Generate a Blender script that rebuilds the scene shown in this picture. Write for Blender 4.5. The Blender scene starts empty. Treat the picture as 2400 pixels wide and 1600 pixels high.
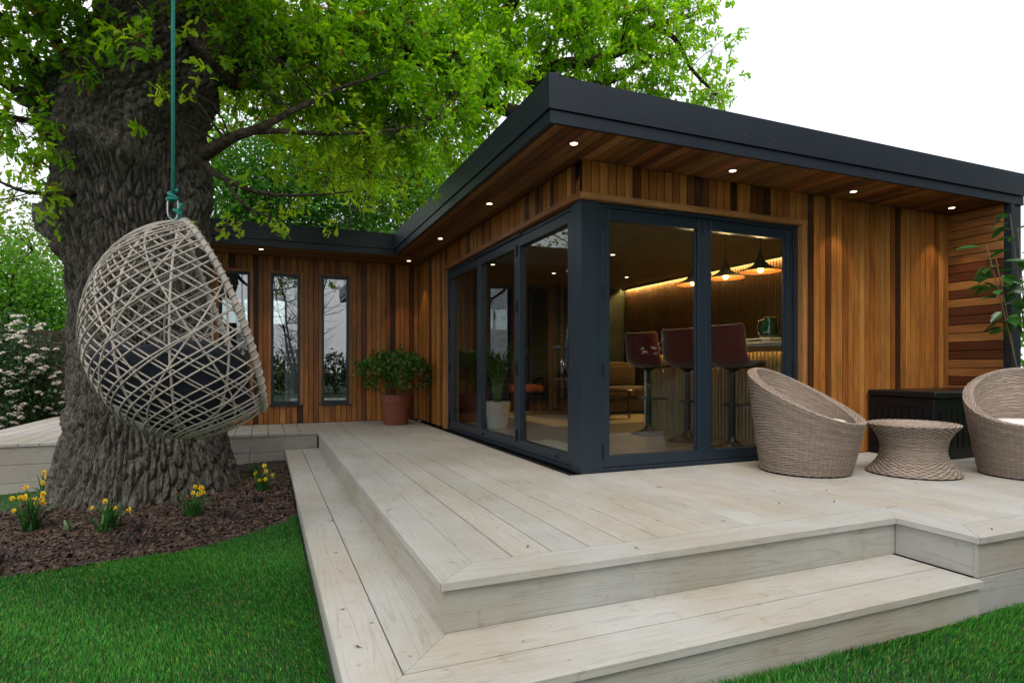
import bpy, math, random
import numpy as np
from mathutils import Matrix, Vector

random.seed(7)
RS = np.random.RandomState(11)
scene = bpy.context.scene
COL = scene.collection
TH = math.radians(22.59)

# ---------------------------------------------------------------- camera
cam_data = bpy.data.cameras.new('camera')
cam = bpy.data.objects.new('camera', cam_data)
COL.objects.link(cam)
cam.location = (-2.244, -4.001, 0.8187)
cam.rotation_euler = (math.pi / 2, 0, -TH)
cam_data.sensor_width = 36
cam_data.lens = 36 * 1394 / 2400
cam_data.shift_y = 60 / 2400
cam_data.clip_start = 0.05
cam_data.clip_end = 500
scene.camera = cam

# ---------------------------------------------------------------- sky, sun, exposure
SUN_EL, SUN_AZ = math.radians(58), math.radians(212)      # azimuth clockwise from +Y
world = bpy.data.worlds.new('World')
scene.world = world
world.use_nodes = True
wn, wl = world.node_tree.nodes, world.node_tree.links
wn.clear()
w_out = wn.new('ShaderNodeOutputWorld')
w_sky = wn.new('ShaderNodeTexSky')
w_sky.sky_type = 'NISHITA'
w_sky.sun_disc = False
w_sky.sun_elevation = SUN_EL
w_sky.sun_rotation = SUN_AZ
w_sky.dust_density = 6
w_b1 = wn.new('ShaderNodeBackground')
w_b1.inputs['Strength'].default_value = 0.05
wl.new(w_sky.outputs[0], w_b1.inputs['Color'])
# overcast cloud deck: even white with faint soft structure
w_tc = wn.new('ShaderNodeTexCoord')
w_no = wn.new('ShaderNodeTexNoise')
w_no.inputs['Scale'].default_value = 2.2
w_no.inputs['Detail'].default_value = 5
wl.new(w_tc.outputs['Generated'], w_no.inputs['Vector'])
w_cr = wn.new('ShaderNodeValToRGB')
w_cr.color_ramp.elements[0].color = (0.86, 0.89, 0.94, 1)
w_cr.color_ramp.elements[0].position = 0.3
w_cr.color_ramp.elements[1].color = (1, 1, 1, 1)
w_cr.color_ramp.elements[1].position = 0.6
wl.new(w_no.outputs['Fac'], w_cr.inputs[0])
w_b2 = wn.new('ShaderNodeBackground')
w_b2.inputs['Strength'].default_value = 1.05
wl.new(w_cr.outputs[0], w_b2.inputs['Color'])
w_add = wn.new('ShaderNodeAddShader')
wl.new(w_b1.outputs[0], w_add.inputs[0])
wl.new(w_b2.outputs[0], w_add.inputs[1])
wl.new(w_add.outputs[0], w_out.inputs['Surface'])

sun_data = bpy.data.lights.new('sun', 'SUN')
sun_data.energy = 0.9
sun_data.angle = math.radians(25)
sun_data.color = (1.0, 0.965, 0.92)
sun = bpy.data.objects.new('sun', sun_data)
COL.objects.link(sun)
sdir = Vector((math.sin(SUN_AZ) * math.cos(SUN_EL), math.cos(SUN_AZ) * math.cos(SUN_EL), math.sin(SUN_EL)))
sun.rotation_euler = sdir.to_track_quat('Z', 'Y').to_euler()
sun.location = sdir * 30

scene.view_settings.view_transform = 'Standard'
scene.view_settings.look = 'None'
scene.view_settings.exposure = 0.28
scene.view_settings.gamma = 1.0
scene.render.engine = 'CYCLES'
scene.cycles.use_denoising = True
scene.cycles.max_bounces = 7
scene.cycles.diffuse_bounces = 3
scene.cycles.glossy_bounces = 4
scene.cycles.transmission_bounces = 4
scene.cycles.transparent_max_bounces = 12
scene.cycles.sample_clamp_indirect = 6.0
scene.cycles.caustics_reflective = False
scene.cycles.caustics_refractive = False

# ---------------------------------------------------------------- object helpers
WM = {}
MESH = {}
I4 = Matrix.Identity(4)


def reg(o, parent, M):
    COL.objects.link(o)
    if parent is not None:
        o.parent = parent
        o.matrix_parent_inverse = WM[parent.name].inverted()
    o.matrix_basis = M
    WM[o.name] = M.copy()
    return o


def tag(o, label=None, cat=None, group=None, kind=None):
    if label: o['label'] = label
    if cat: o['category'] = cat
    if group: o['group'] = group
    if kind: o['kind'] = kind
    return o


def thing(name, label, cat, loc=(0, 0, 0), rz=0.0, group=None):
    o = bpy.data.objects.new(name, None)
    o.empty_display_size = 0.1
    reg(o, None, Matrix.Translation(loc) @ Matrix.Rotation(rz, 4, 'Z'))
    return tag(o, label, cat, group)


class MB:
    def __init__(s):
        s.V, s.F, s.n = [], [], 0

    def add(s, V, F):
        V = [tuple(v) for v in V]
        s.V += V
        s.F += [tuple(i + s.n for i in f) for f in F]
        s.n += len(V)
        return s

    def box(s, lo, hi):
        x0, y0, z0 = lo; x1, y1, z1 = hi
        return s.add([(x0, y0, z0), (x1, y0, z0), (x1, y1, z0), (x0, y1, z0), (x0, y0, z1), (x1, y0, z1), (x1, y1, z1), (x0, y1, z1)],
                     [(0, 3, 2, 1), (4, 5, 6, 7), (0, 1, 5, 4), (1, 2, 6, 5), (2, 3, 7, 6), (3, 0, 4, 7)])

    def prism(s, pts, z0, z1):
        n = len(pts)
        return s.add([(x, y, z0) for x, y in pts] + [(x, y, z1) for x, y in pts],
                     [tuple(reversed(range(n))), tuple(range(n, 2 * n))] + [(i, (i + 1) % n, n + (i + 1) % n, n + i) for i in range(n)])

    def tube(s, path, radii, n=8, closed=False, caps=True):
        P = [Vector(p) for p in path]
        m = len(P)
        if not hasattr(radii, '__len__'): radii = [radii] * m
        V, F = [], []
        up = None
        for i in range(m):
            if closed: d = P[(i + 1) % m] - P[i - 1]
            else: d = P[min(i + 1, m - 1)] - P[max(i - 1, 0)]
            if d.length < 1e-9: d = Vector((0, 0, 1))
            d.normalize()
            if up is None:
                up = Vector((0, 0, 1)) if abs(d.z) < 0.9 else Vector((1, 0, 0))
            a = d.cross(up)
            if a.length < 1e-6: a = d.cross(Vector((0.3, 1, 0.2)))
            a.normalize()
            b = a.cross(d); b.normalize(); up = b
            for k in range(n):
                t = 2 * math.pi * k / n
                V.append(P[i] + (a * math.cos(t) + b * math.sin(t)) * radii[i])
        for i in range(m if closed else m - 1):
            for k in range(n):
                j = (i + 1) % m
                F.append((i * n + k, i * n + (k + 1) % n, j * n + (k + 1) % n, j * n + k))
        if caps and not closed:
            F.append(tuple(reversed(range(n)))); F.append(tuple(range((m - 1) * n, m * n)))
        return s.add(V, F)

    def lathe(s, prof, n=24, c=(0, 0, 0)):
        V, F = [], []
        for r, z in prof:
            for k in range(n):
                t = 2 * math.pi * k / n
                V.append((c[0] + r * math.cos(t), c[1] + r * math.sin(t), c[2] + z))
        m = len(prof)
        for i in range(m - 1):
            for k in range(n):
                F.append((i * n + k, i * n + (k + 1) % n, (i + 1) * n + (k + 1) % n, (i + 1) * n + k))
        F.append(tuple(reversed(range(n)))); F.append(tuple(range((m - 1) * n, m * n)))
        return s.add(V, F)

    def rbox(s, lo, hi, r, k=3, puff=0.0):
        lo, hi = np.array(lo, float), np.array(hi, float)
        c, h = (lo + hi) / 2, (hi - lo) / 2
        r = min(r, *(h * 0.999))
        g = []
        for a in range(3):
            inner = h[a] - r
            m = max(2, 5 if puff else 2)
            ang = np.tan(np.linspace(0, math.pi / 4, k + 1)[1:])
            row = list(-inner - r * ang[::-1]) + list(np.linspace(-inner, inner, m)) + list(inner + r * ang)
            g.append(np.array(row))
        for a in range(3):
            b, d = (a + 1) % 3, (a + 2) % 3
            for sg in (-1, 1):
                B, D = np.meshgrid(g[b], g[d], indexing='ij')
                q = np.zeros(B.shape + (3,))
                q[..., a] = sg * h[a]; q[..., b] = B; q[..., d] = D
                inn = np.clip(q, -(h - r), h - r)
                e = q - inn
                e /= np.maximum(np.linalg.norm(e, axis=-1, keepdims=True), 1e-9)
                p = inn + e * r
                if puff:
                    w = np.prod(np.cos(np.clip(p / h, -1, 1) * math.pi / 2) ** 0.5 * 0.999 + 0.001, axis=-1) if False else (1 - np.clip(np.abs(p[..., b] / h[b]), 0, 1) ** 2) * (1 - np.clip(np.abs(p[..., d] / h[d]), 0, 1) ** 2)
                    p[..., a] += sg * puff * w
                nb, nd = B.shape
                V = (p + c).reshape(-1, 3)
                F = []
                for i in range(nb - 1):
                    for j in range(nd - 1):
                        f = (i * nd + j, (i + 1) * nd + j, (i + 1) * nd + j + 1, i * nd + j + 1)
                        F.append(f if sg > 0 else f[::-1])
                s.add(V, F)
        return s


def mesh_of(name, mb, smooth=False, key=None):
    if key is not None and key in MESH: return MESH[key]
    me = bpy.data.meshes.new(name)
    me.from_pydata(mb.V, [], mb.F)
    if smooth:
        me.polygons.foreach_set('use_smooth', np.ones(len(me.polygons), bool))
    me.update()
    if key is not None: MESH[key] = me
    return me


def mk(name, mb, mat, parent=None, M=I4, smooth=False, key=None, color=None):
    me = mesh_of(name, mb() if callable(mb) else mb, smooth, key) if not (key in MESH and key is not None) else MESH[key]
    if mat is not None and not me.materials: me.materials.append(mat)
    o = bpy.data.objects.new(name, me)
    if color is not None: o.color = (*color, 1)
    return reg(o, parent, M)


def np_mesh(name, V, F, mat, parent=None, col=None, smooth=False, M=I4, uv=None):
    """V (n,3), F (m,k) numpy; col (n,3) per-vertex colour."""
    V = np.asarray(V, np.float32); F = np.asarray(F, np.int32)
    me = bpy.data.meshes.new(name)
    m, k = F.shape
    me.vertices.add(len(V)); me.vertices.foreach_set('co', V.ravel())
    me.loops.add(m * k); me.loops.foreach_set('vertex_index', F.ravel())
    me.polygons.add(m)
    me.polygons.foreach_set('loop_start', np.arange(0, m * k, k, dtype=np.int32))
    if smooth: me.polygons.foreach_set('use_smooth', np.ones(m, bool))
    if col is not None:
        at = me.color_attributes.new('Col', 'FLOAT_COLOR', 'POINT')
        c4 = np.ones((len(V), 4), np.float32); c4[:, :3] = col
        at.data.foreach_set('color', c4.ravel())
    if uv is not None:
        ul = me.uv_layers.new(name='UVMap')
        ul.data.foreach_set('uv', np.asarray(uv, np.float32)[F.ravel()].ravel())
    me.materials.append(mat)
    me.update(calc_edges=True)
    me.validate()
    o = bpy.data.objects.new(name, me)
    return reg(o, parent, M)


def frames(D, N):
    """rotation matrices with x = D, z ~ N"""
    D = D / np.maximum(np.linalg.norm(D, axis=1, keepdims=True), 1e-9)
    Y = np.cross(N, D)
    Y /= np.maximum(np.linalg.norm(Y, axis=1, keepdims=True), 1e-9)
    Z = np.cross(D, Y)
    return np.stack([D, Y, Z], axis=2)


def scatter(tv, tf, P, Rm, S):
    n, k = len(P), len(tv)
    V = np.einsum('nij,kj->nki', Rm, tv) * np.asarray(S).reshape(n, 1, -1) + P[:, None, :]
    F = (np.asarray(tf)[None] + (np.arange(n) * k)[:, None, None]).reshape(-1, len(tf[0]))
    return V.reshape(-1, 3), F


def board(parent, c, ax, ay, L, w, t, mat, color, name='board', ch=0.004):
    ax, ay = Vector(ax), Vector(ay)
    az = ax.cross(ay)
    M = Matrix((ax, ay, az)).transposed().to_4x4()
    M.translation = Vector(c)
    L, w, t = round(L, 3), round(w, 4), round(t, 4)

    def g():
        sec = [(-w / 2, -t / 2), (w / 2, -t / 2), (w / 2, t / 2 - ch), (w / 2 - ch, t / 2), (-w / 2 + ch, t / 2), (-w / 2, t / 2 - ch)]
        n = len(sec)
        mb = MB()
        mb.add([(-L / 2, y, z) for y, z in sec] + [(L / 2, y, z) for y, z in sec],
               [tuple(reversed(range(n))), tuple(range(n, 2 * n))] + [(i, (i + 1) % n, n + (i + 1) % n, n + i) for i in range(n)])
        return mb
    return mk(name, g, mat, parent, M, key=('board', L, w, t, ch, mat.name), color=color)


def plank_poly(parent, pts, ax, z0, z1, mat, color, name='board'):
    """horizontal plank of any outline; grain runs along ax (2D unit vector)"""
    cx = sum(p[0] for p in pts) / len(pts); cy = sum(p[1] for p in pts) / len(pts)
    a = Vector((ax[0], ax[1], 0)); b = Vector((-ax[1], ax[0], 0))
    loc = [((p[0] - cx) * ax[0] + (p[1] - cy) * ax[1], -(p[0] - cx) * ax[1] + (p[1] - cy) * ax[0]) for p in pts]
    M = Matrix((a, b, Vector((0, 0, 1)))).transposed().to_4x4(); M.translation = (cx, cy, 0)
    return mk(name, MB().prism(loc, z0, z1), mat, parent, M, color=color)


# ---------------------------------------------------------------- materials
def new_mat(name):
    m = bpy.data.materials.new(name); m.use_nodes = True
    nt = m.node_tree; nt.nodes.clear()
    out = nt.nodes.new('ShaderNodeOutputMaterial')
    return m, nt.nodes, nt.links, out


def N(nodes, typ, **kw):
    n = nodes.new(typ)
    for k, v in kw.items():
        if k in n.inputs: n.inputs[k].default_value = v
        else: setattr(n, k, v)
    return n


def ramp(nodes, links, src, stops):
    r = nodes.new('ShaderNodeValToRGB')
    e = r.color_ramp.elements
    while len(e) < len(stops): e.new(0.5)
    for i, (p, c) in enumerate(stops):
        e[i].position = p
        e[i].color = (*c, 1) if hasattr(c, '__len__') else (c, c, c, 1)
    links.new(src, r.inputs[0])
    return r.outputs[0]


def mulc(nodes, links, a, b, fac=1.0, typ='MULTIPLY'):
    m = nodes.new('ShaderNodeMix'); m.data_type = 'RGBA'; m.blend_type = typ
    m.inputs[0].default_value = fac
    for sock, v in ((m.inputs[6], a), (m.inputs[7], b)):
        if hasattr(v, 'is_linked'): links.new(v, sock)
        else: sock.default_value = (*v, 1)
    return m.outputs[2]


def simple(name, color, rough=0.6, metal=0.0, spec=0.4, noise=0.0, nscale=20, bump=0.0, bscale=80, emit=None, estr=0.0, coat=0.0, sheen=0.0):
    m, n, l, out = new_mat(name)
    p = N(n, 'ShaderNodeBsdfPrincipled', Roughness=rough, Metallic=metal)
    p.inputs['Specular IOR Level'].default_value = spec
    p.inputs['Base Color'].default_value = (*color, 1)
    if coat: p.inputs['Coat Weight'].default_value = coat
    if sheen: p.inputs['Sheen Weight'].default_value = sheen
    tc = N(n, 'ShaderNodeTexCoord')
    if noise:
        t = N(n, 'ShaderNodeTexNoise', Scale=nscale, Detail=5.0)
        l.new(tc.outputs['Object'], t.inputs['Vector'])
        r = ramp(n, l, t.outputs['Fac'], [(0.25, 1 - noise), (0.75, 1 + noise)])
        l.new(mulc(n, l, color, r), p.inputs['Base Color'])
    if bump:
        t = N(n, 'ShaderNodeTexNoise', Scale=bscale, Detail=4.0)
        l.new(tc.outputs['Object'], t.inputs['Vector'])
        b = N(n, 'ShaderNodeBump', Strength=bump, Distance=0.01)
        l.new(t.outputs['Fac'], b.inputs['Height']); l.new(b.outputs[0], p.inputs['Normal'])
    if emit:
        p.inputs['Emission Color'].default_value = (*emit, 1)
        p.inputs['Emission Strength'].default_value = estr
    l.new(p.outputs[0], out.inputs[0])
    return m


def wood(name, grain=(1.0, 26, 26), contrast=(0.62, 1.18), rings=0.0, rough=0.5, mottle=(0.85, 1.12), bump=0.25, dirt=None, spec=0.3, ringf=9.0, knots=False, ringscale=(0.55, 5.0, 5.0)):
    """object colour x procedural grain running along local X"""
    m, n, l, out = new_mat(name)
    p = N(n, 'ShaderNodeBsdfPrincipled', Roughness=rough)
    p.inputs['Specular IOR Level'].default_value = spec
    tc = N(n, 'ShaderNodeTexCoord'); oi = N(n, 'ShaderNodeObjectInfo')
    off = N(n, 'ShaderNodeVectorMath', operation='MULTIPLY_ADD')
    cmb = N(n, 'ShaderNodeCombineXYZ')
    for i in range(3): l.new(oi.outputs['Random'], cmb.inputs[i])
    off.inputs[1].default_value = (41, 67, 23)
    l.new(cmb.outputs[0], off.inputs[0]); l.new(tc.outputs['Object'], off.inputs[2])
    mp = N(n, 'ShaderNodeMapping'); mp.inputs['Scale'].default_value = grain
    l.new(off.outputs[0], mp.inputs['Vector'])
    t1 = N(n, 'ShaderNodeTexNoise', Scale=4.0, Detail=6.0, Roughness=0.65)
    l.new(mp.outputs[0], t1.inputs['Vector'])
    c = mulc(n, l, oi.outputs['Color'], ramp(n, l, t1.outputs['Fac'], [(0.3, contrast[0]), (0.7, contrast[1])]))
    mp2 = N(n, 'ShaderNodeMapping'); mp2.inputs['Scale'].default_value = (1.6, 7, 7)
    l.new(off.outputs[0], mp2.inputs['Vector'])
    t2 = N(n, 'ShaderNodeTexNoise', Scale=1.0, Detail=3.0)
    l.new(mp2.outputs[0], t2.inputs['Vector'])
    c = mulc(n, l, c, ramp(n, l, t2.outputs['Fac'], [(0.3, mottle[0]), (0.7, mottle[1])]))
    height = t1.outputs['Fac']
    if rings:
        mp3 = N(n, 'ShaderNodeMapping'); mp3.inputs['Scale'].default_value = ringscale
        l.new(off.outputs[0], mp3.inputs['Vector'])
        t3 = N(n, 'ShaderNodeTexNoise', Scale=1.0, Detail=1.5, Roughness=0.4, Distortion=0.3)
        l.new(mp3.outputs[0], t3.inputs['Vector'])
        mm = N(n, 'ShaderNodeMath', operation='MULTIPLY'); mm.inputs[1].default_value = ringf
        l.new(t3.outputs['Fac'], mm.inputs[0])
        fr = N(n, 'ShaderNodeMath', operation='PINGPONG'); fr.inputs[1].default_value = 0.5
        l.new(mm.outputs[0], fr.inputs[0])
        brk = N(n, 'ShaderNodeMath', operation='MULTIPLY'); brk.inputs[1].default_value = 0.22
        l.new(t1.outputs['Fac'], brk.inputs[0])
        sm = N(n, 'ShaderNodeMath', operation='ADD'); l.new(fr.outputs[0], sm.inputs[0]); l.new(brk.outputs[0], sm.inputs[1])
        rv = ramp(n, l, sm.outputs[0], [(0.10, 1 - rings), (0.24, 1.0)])
        c = mulc(n, l, c, rv)
        hm = N(n, 'ShaderNodeMath', operation='MULTIPLY_ADD'); hm.inputs[1].default_value = 0.5
        l.new(t1.outputs['Fac'], hm.inputs[0]); l.new(rv, hm.inputs[2]); height = hm.outputs[0]
    if knots:
        mp5 = N(n, 'ShaderNodeMapping'); mp5.inputs['Scale'].default_value = (1.3, 5, 0.001)
        l.new(off.outputs[0], mp5.inputs['Vector'])
        v = N(n, 'ShaderNodeTexVoronoi', Scale=1.0); l.new(mp5.outputs[0], v.inputs['Vector'])
        c = mulc(n, l, c, ramp(n, l, v.outputs['Distance'], [(0.03, 0.3), (0.10, 1.0)]))
    if dirt:
        g = N(n, 'ShaderNodeNewGeometry')
        t4 = N(n, 'ShaderNodeTexNoise', Scale=1.3, Detail=6.0, Roughness=0.62); l.new(g.outputs['Position'], t4.inputs['Vector'])
        c = mulc(n, l, c, ramp(n, l, t4.outputs['Fac'], [(0.36, dirt), (0.62, (1, 1, 1))]))
        t5 = N(n, 'ShaderNodeTexNoise', Scale=14.0, Detail=5.0, Roughness=0.7); l.new(g.outputs['Position'], t5.inputs['Vector'])
        c = mulc(n, l, c, ramp(n, l, t5.outputs['Fac'], [(0.27, (0.78, 0.72, 0.64)), (0.40, (1, 1, 1))]))
    l.new(c, p.inputs['Base Color'])
    b = N(n, 'ShaderNodeBump', Strength=bump, Distance=0.004)
    l.new(height, b.inputs['Height']); l.new(b.outputs[0], p.inputs['Normal'])
    l.new(p.outputs[0], out.inputs[0])
    return m


def leaf_mat(name, trans=0.45, rough=0.5, tcol=(1.7, 1.6, 0.8), spec=0.3):
    m, n, l, out = new_mat(name)
    at = N(n, 'ShaderNodeAttribute', attribute_name='Col')
    p = N(n, 'ShaderNodeBsdfPrincipled', Roughness=rough)
    p.inputs['Specular IOR Level'].default_value = spec
    l.new(at.outputs['Color'], p.inputs['Base Color'])
    tr = N(n, 'ShaderNodeBsdfTranslucent')
    l.new(mulc(n, l, at.outputs['Color'], tcol), tr.inputs['Color'])
    mx = N(n, 'ShaderNodeMixShader', Fac=trans)
    l.new(p.outputs[0], mx.inputs[1]); l.new(tr.outputs[0], mx.inputs[2])
    l.new(mx.outputs[0], out.inputs[0])
    return m


def glass_mat(name, tint=(0.86, 0.9, 0.88), boost=0.9, base=0.048):
    m, n, l, out = new_mat(name)
    lw = N(n, 'ShaderNodeLayerWeight', Blend=0.5)          # Facing = 1 - |cos|: the same from both sides of the pane
    pw = N(n, 'ShaderNodeMath', operation='POWER'); pw.inputs[1].default_value = 5.0
    l.new(lw.outputs['Facing'], pw.inputs[0])
    mu = N(n, 'ShaderNodeMath', operation='MULTIPLY_ADD', use_clamp=True)
    mu.inputs[1].default_value = boost - base; mu.inputs[2].default_value = base
    l.new(pw.outputs[0], mu.inputs[0])
    t = N(n, 'ShaderNodeBsdfTransparent'); t.inputs['Color'].default_value = (*tint, 1)
    g = N(n, 'ShaderNodeBsdfGlossy', Roughness=0.0); g.inputs['Color'].default_value = (0.95, 0.97, 1, 1)
    mx = N(n, 'ShaderNodeMixShader')
    l.new(mu.outputs[0], mx.inputs[0]); l.new(t.outputs[0], mx.inputs[1]); l.new(g.outputs[0], mx.inputs[2])
    l.new(mx.outputs[0], out.inputs[0])
    return m


def emit_mat(name, color, s):
    m, n, l, out = new_mat(name)
    e = N(n, 'ShaderNodeEmission', Strength=s); e.inputs['Color'].default_value = (*color, 1)
    l.new(e.outputs[0], out.inputs[0])
    return m


def bark_mat(name, c1, c2, sc=(24, 24, 6), bump=0.9, lichen=None):
    m, n, l, out = new_mat(name)
    p = N(n, 'ShaderNodeBsdfPrincipled', Roughness=0.9)
    p.inputs['Specular IOR Level'].default_value = 0.15
    tc = N(n, 'ShaderNodeTexCoord')
    mp = N(n, 'ShaderNodeMapping'); mp.inputs['Scale'].default_value = sc
    l.new(tc.outputs['Object'], mp.inputs['Vector'])
    t = N(n, 'ShaderNodeTexNoise', Scale=1.0, Detail=8.0, Roughness=0.65, Distortion=0.6); l.new(mp.outputs[0], t.inputs['Vector'])
    c = ramp(n, l, t.outputs['Fac'], [(0.3, c1), (0.72, c2)])
    t2 = N(n, 'ShaderNodeTexNoise', Scale=2.0, Detail=5.0); l.new(tc.outputs['Object'], t2.inputs['Vector'])
    c = mulc(n, l, c, ramp(n, l, t2.outputs['Fac'], [(0.3, (0.75, 0.73, 0.7)), (0.7, (1.15, 1.12, 1.05))]))
    if lichen:
        t3 = N(n, 'ShaderNodeTexNoise', Scale=3.0, Detail=7.0, Roughness=0.7); l.new(tc.outputs['Object'], t3.inputs['Vector'])
        mx = n.new('ShaderNodeMix'); mx.data_type = 'RGBA'
        l.new(ramp(n, l, t3.outputs['Fac'], [(0.55, 0.0), (0.72, 0.5)]), mx.inputs[0])
        l.new(c, mx.inputs[6]); mx.inputs[7].default_value = (*lichen, 1); c = mx.outputs[2]
    l.new(c, p.inputs['Base Color'])
    v = N(n, 'ShaderNodeTexVoronoi', Scale=1.6, feature='DISTANCE_TO_EDGE'); l.new(mp.outputs[0], v.inputs['Vector'])
    ad = N(n, 'ShaderNodeMath', operation='ADD'); l.new(t.outputs['Fac'], ad.inputs[0]); l.new(v.outputs['Distance'], ad.inputs[1])
    b = N(n, 'ShaderNodeBump', Strength=bump, Distance=0.02)
    l.new(ad.outputs[0], b.inputs['Height']); l.new(b.outputs[0], p.inputs['Normal'])
    l.new(p.outputs[0], out.inputs[0])
    return m


M_CEDAR = wood('cedar', contrast=(0.55, 1.2), mottle=(0.68, 1.22), rough=0.42, bump=0.2, rings=0.16, ringf=14, spec=0.35)
M_DECK = wood('composite_decking', grain=(2.5, 55, 55), contrast=(0.90, 1.06), mottle=(0.96, 1.03), rings=0.17, ringf=13, rough=0.6, bump=0.45, dirt=(0.86, 0.80, 0.71), spec=0.25, ringscale=(0.42, 11.0, 11.0))
M_OAKSLAT = wood('oak_slat', contrast=(0.75, 1.12), rough=0.5)
M_FLOOR = wood('vinyl_plank', grain=(1.5, 20, 20), contrast=(0.7, 1.15), rings=0.12, rough=0.33, bump=0.08, spec=0.5)
M_FENCE = wood('fence_timber', contrast=(0.6, 1.2), rough=0.8)
M_FASCIA = simple('fascia_aluminium', (0.0140, 0.0205, 0.0315), 0.36, 0.0, 0.4, noise=0.12, nscale=3, bump=0.05, bscale=400)
M_FRAME = simple('anthracite_frame', (0.0125, 0.0235, 0.0365), 0.38, 0.0, 0.5, bump=0.03, bscale=600)
M_BLACK = simple('black_plastic', (0.005, 0.005, 0.006), 0.42, spec=0.3, bump=0.05)
M_MEMBRANE = simple('dark_membrane', (0.012, 0.010, 0.009), 0.9)
M_VENT = simple('vent_mesh', (0.03, 0.03, 0.028), 0.6)
M_GLASS = glass_mat('door_glass')
M_WGLASS = glass_mat('window_glass', tint=(0.80, 0.85, 0.86), boost=0.95, base=0.17)
M_CHROME = simple('chrome', (0.7, 0.7, 0.7), 0.15, 1.0)
M_SCREW = simple('screw_head', (0.05, 0.055, 0.06), 0.35, 0.6)
M_STEEL = simple('steel', (0.35, 0.36, 0.38), 0.3, 1.0)
M_LAMP = emit_mat('lamp_glow', (1.0, 0.80, 0.55), 5)
M_LED = emit_mat('led_strip', (1.0, 0.60, 0.20), 170)
M_BULB = emit_mat('bulb_glow', (1.0, 0.60, 0.20), 60)
# ================================================================ ground
def ground_z(x, y):
    x = np.asarray(x, float)
    return -0.375 - 0.058 * np.clip(-2.1 - x, 0, 3.2)


def bed_front(x):
    x = np.asarray(x, float)
    return 0.50 + 0.45 * np.clip((x + 2.8) / 0.8, 0, 1) ** 1.3 + 0.05 * np.sin(x * 3.1)


def in_bed(x, y):
    return (y > bed_front(x)) & (y < 3.84) & (x < -2.02) & (x > -4.55 + 0.25 * (y - 1.5))


m, n, l, out = new_mat('turf_soil')
p = N(n, 'ShaderNodeBsdfPrincipled', Roughness=0.9)
tc = N(n, 'ShaderNodeTexCoord')
t = N(n, 'ShaderNodeTexNoise', Scale=60.0, Detail=6.0); l.new(tc.outputs['Object'], t.inputs['Vector'])
l.new(ramp(n, l, t.outputs['Fac'], [(0.3, (0.006, 0.022, 0.004)), (0.7, (0.02, 0.065, 0.01))]), p.inputs['Base Color'])
l.new(p.outputs[0], out.inputs[0])
M_TURF = m
gx = np.concatenate([np.linspace(-120, -8, 12)[:-1], np.linspace(-8, 6, 57), np.linspace(6, 120, 12)[1:]])
gy = np.concatenate([np.linspace(-120, -6, 12)[:-1], np.linspace(-6, 6, 49), np.linspace(6, 140, 14)[1:]])
X, Y = np.meshgrid(gx, gy, indexing='ij')
V = np.stack([X, Y, ground_z(X, Y)], -1).reshape(-1, 3)
nx, ny = len(gx), len(gy)
ii, jj = np.meshgrid(np.arange(nx - 1), np.arange(ny - 1), indexing='ij')
a = (ii * ny + jj).ravel()
F = np.stack([a, a + ny, a + ny + 1, a + 1], 1)
lawn = np_mesh('lawn', V, F, M_TURF)
tag(lawn, kind='structure')

# grass blades
def blade_cloud(n, xr, yr, keep):
    x = RS.uniform(*xr, n); y = RS.uniform(*yr, n)
    k = keep(x, y)
    return x[k], y[k]


gxs, gys = [], []
for nn, xr, yr, kp in (
        (170000, (-4.6, -2.03), (-2.3, 1.1), lambda x, y: y < bed_front(x) - 0.01 + RS.normal(0, 0.012, len(x))),
        (40000, (-6.6, -4.6), (-2.3, 0.9), lambda x, y: y < bed_front(x)),
        (14000, (-6.5, -4.1), (0.4, 3.85), lambda x, y: ~in_bed(x, y)),
        (5000, (-2.07, -2.015), (-2.6, 0.95), lambda x, y: y < 0.95),
        (90000, (-0.9, 3.2), (-3.6, -2.262), lambda x, y: y < -2.262),
        (5000, (-0.9, 3.2), (-2.29, -2.258), lambda x, y: y < -2.2)):
    a, b = blade_cloud(nn, xr, yr, kp); gxs.append(a); gys.append(b)
bx, by = np.concatenate(gxs), np.concatenate(gys)
nb = len(bx)
hgt = RS.uniform(0.014, 0.029, nb) * (1 + 0.35 * np.sin(bx * 5.3 + 1.1 * np.sin(by * 3)) * np.sin(by * 4.1 + bx)) 
near_edge = (np.abs(bx + 2.02) < 0.05) | (np.abs(by + 2.26) < 0.05)
hgt[near_edge] *= 1.35
wid = RS.uniform(0.0014, 0.0028, nb)
ang = RS.uniform(0, 2 * math.pi, nb); lean = RS.uniform(0.05, 0.75, nb) * hgt
la = RS.uniform(0, 2 * math.pi, nb) * 0.35 + 2.2 * np.sin(bx * 1.7 + by * 1.1)
dx, dy = np.cos(ang) * wid, np.sin(ang) * wid
lx, ly = np.cos(la) * lean, np.sin(la) * lean
z0 = ground_z(bx, by)
B = np.stack([bx, by, z0], 1)
V = np.zeros((nb, 5, 3))
V[:, 0] = B; V[:, 0, 0] -= dx; V[:, 0, 1] -= dy
V[:, 1] = B; V[:, 1, 0] += dx; V[:, 1, 1] += dy
V[:, 2] = B; V[:, 2, 0] += lx * .4 + dx * .8; V[:, 2, 1] += ly * .4 + dy * .8; V[:, 2, 2] += hgt * .6
V[:, 3] = B; V[:, 3, 0] += lx * .4 - dx * .8; V[:, 3, 1] += ly * .4 - dy * .8; V[:, 3, 2] += hgt * .6
V[:, 4] = B; V[:, 4, 0] += lx; V[:, 4, 1] += ly; V[:, 4, 2] += hgt
tri = np.array([(0, 1, 2), (0, 2, 3), (3, 2, 4)])
F = (tri[None] + (np.arange(nb) * 5)[:, None, None]).reshape(-1, 3)
pat = 0.5 + 0.5 * np.sin(bx * 2.1 + 2 * np.sin(by * 1.3)) * np.sin(by * 2.7 + 1.3 * np.sin(bx * 1.9))
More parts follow.
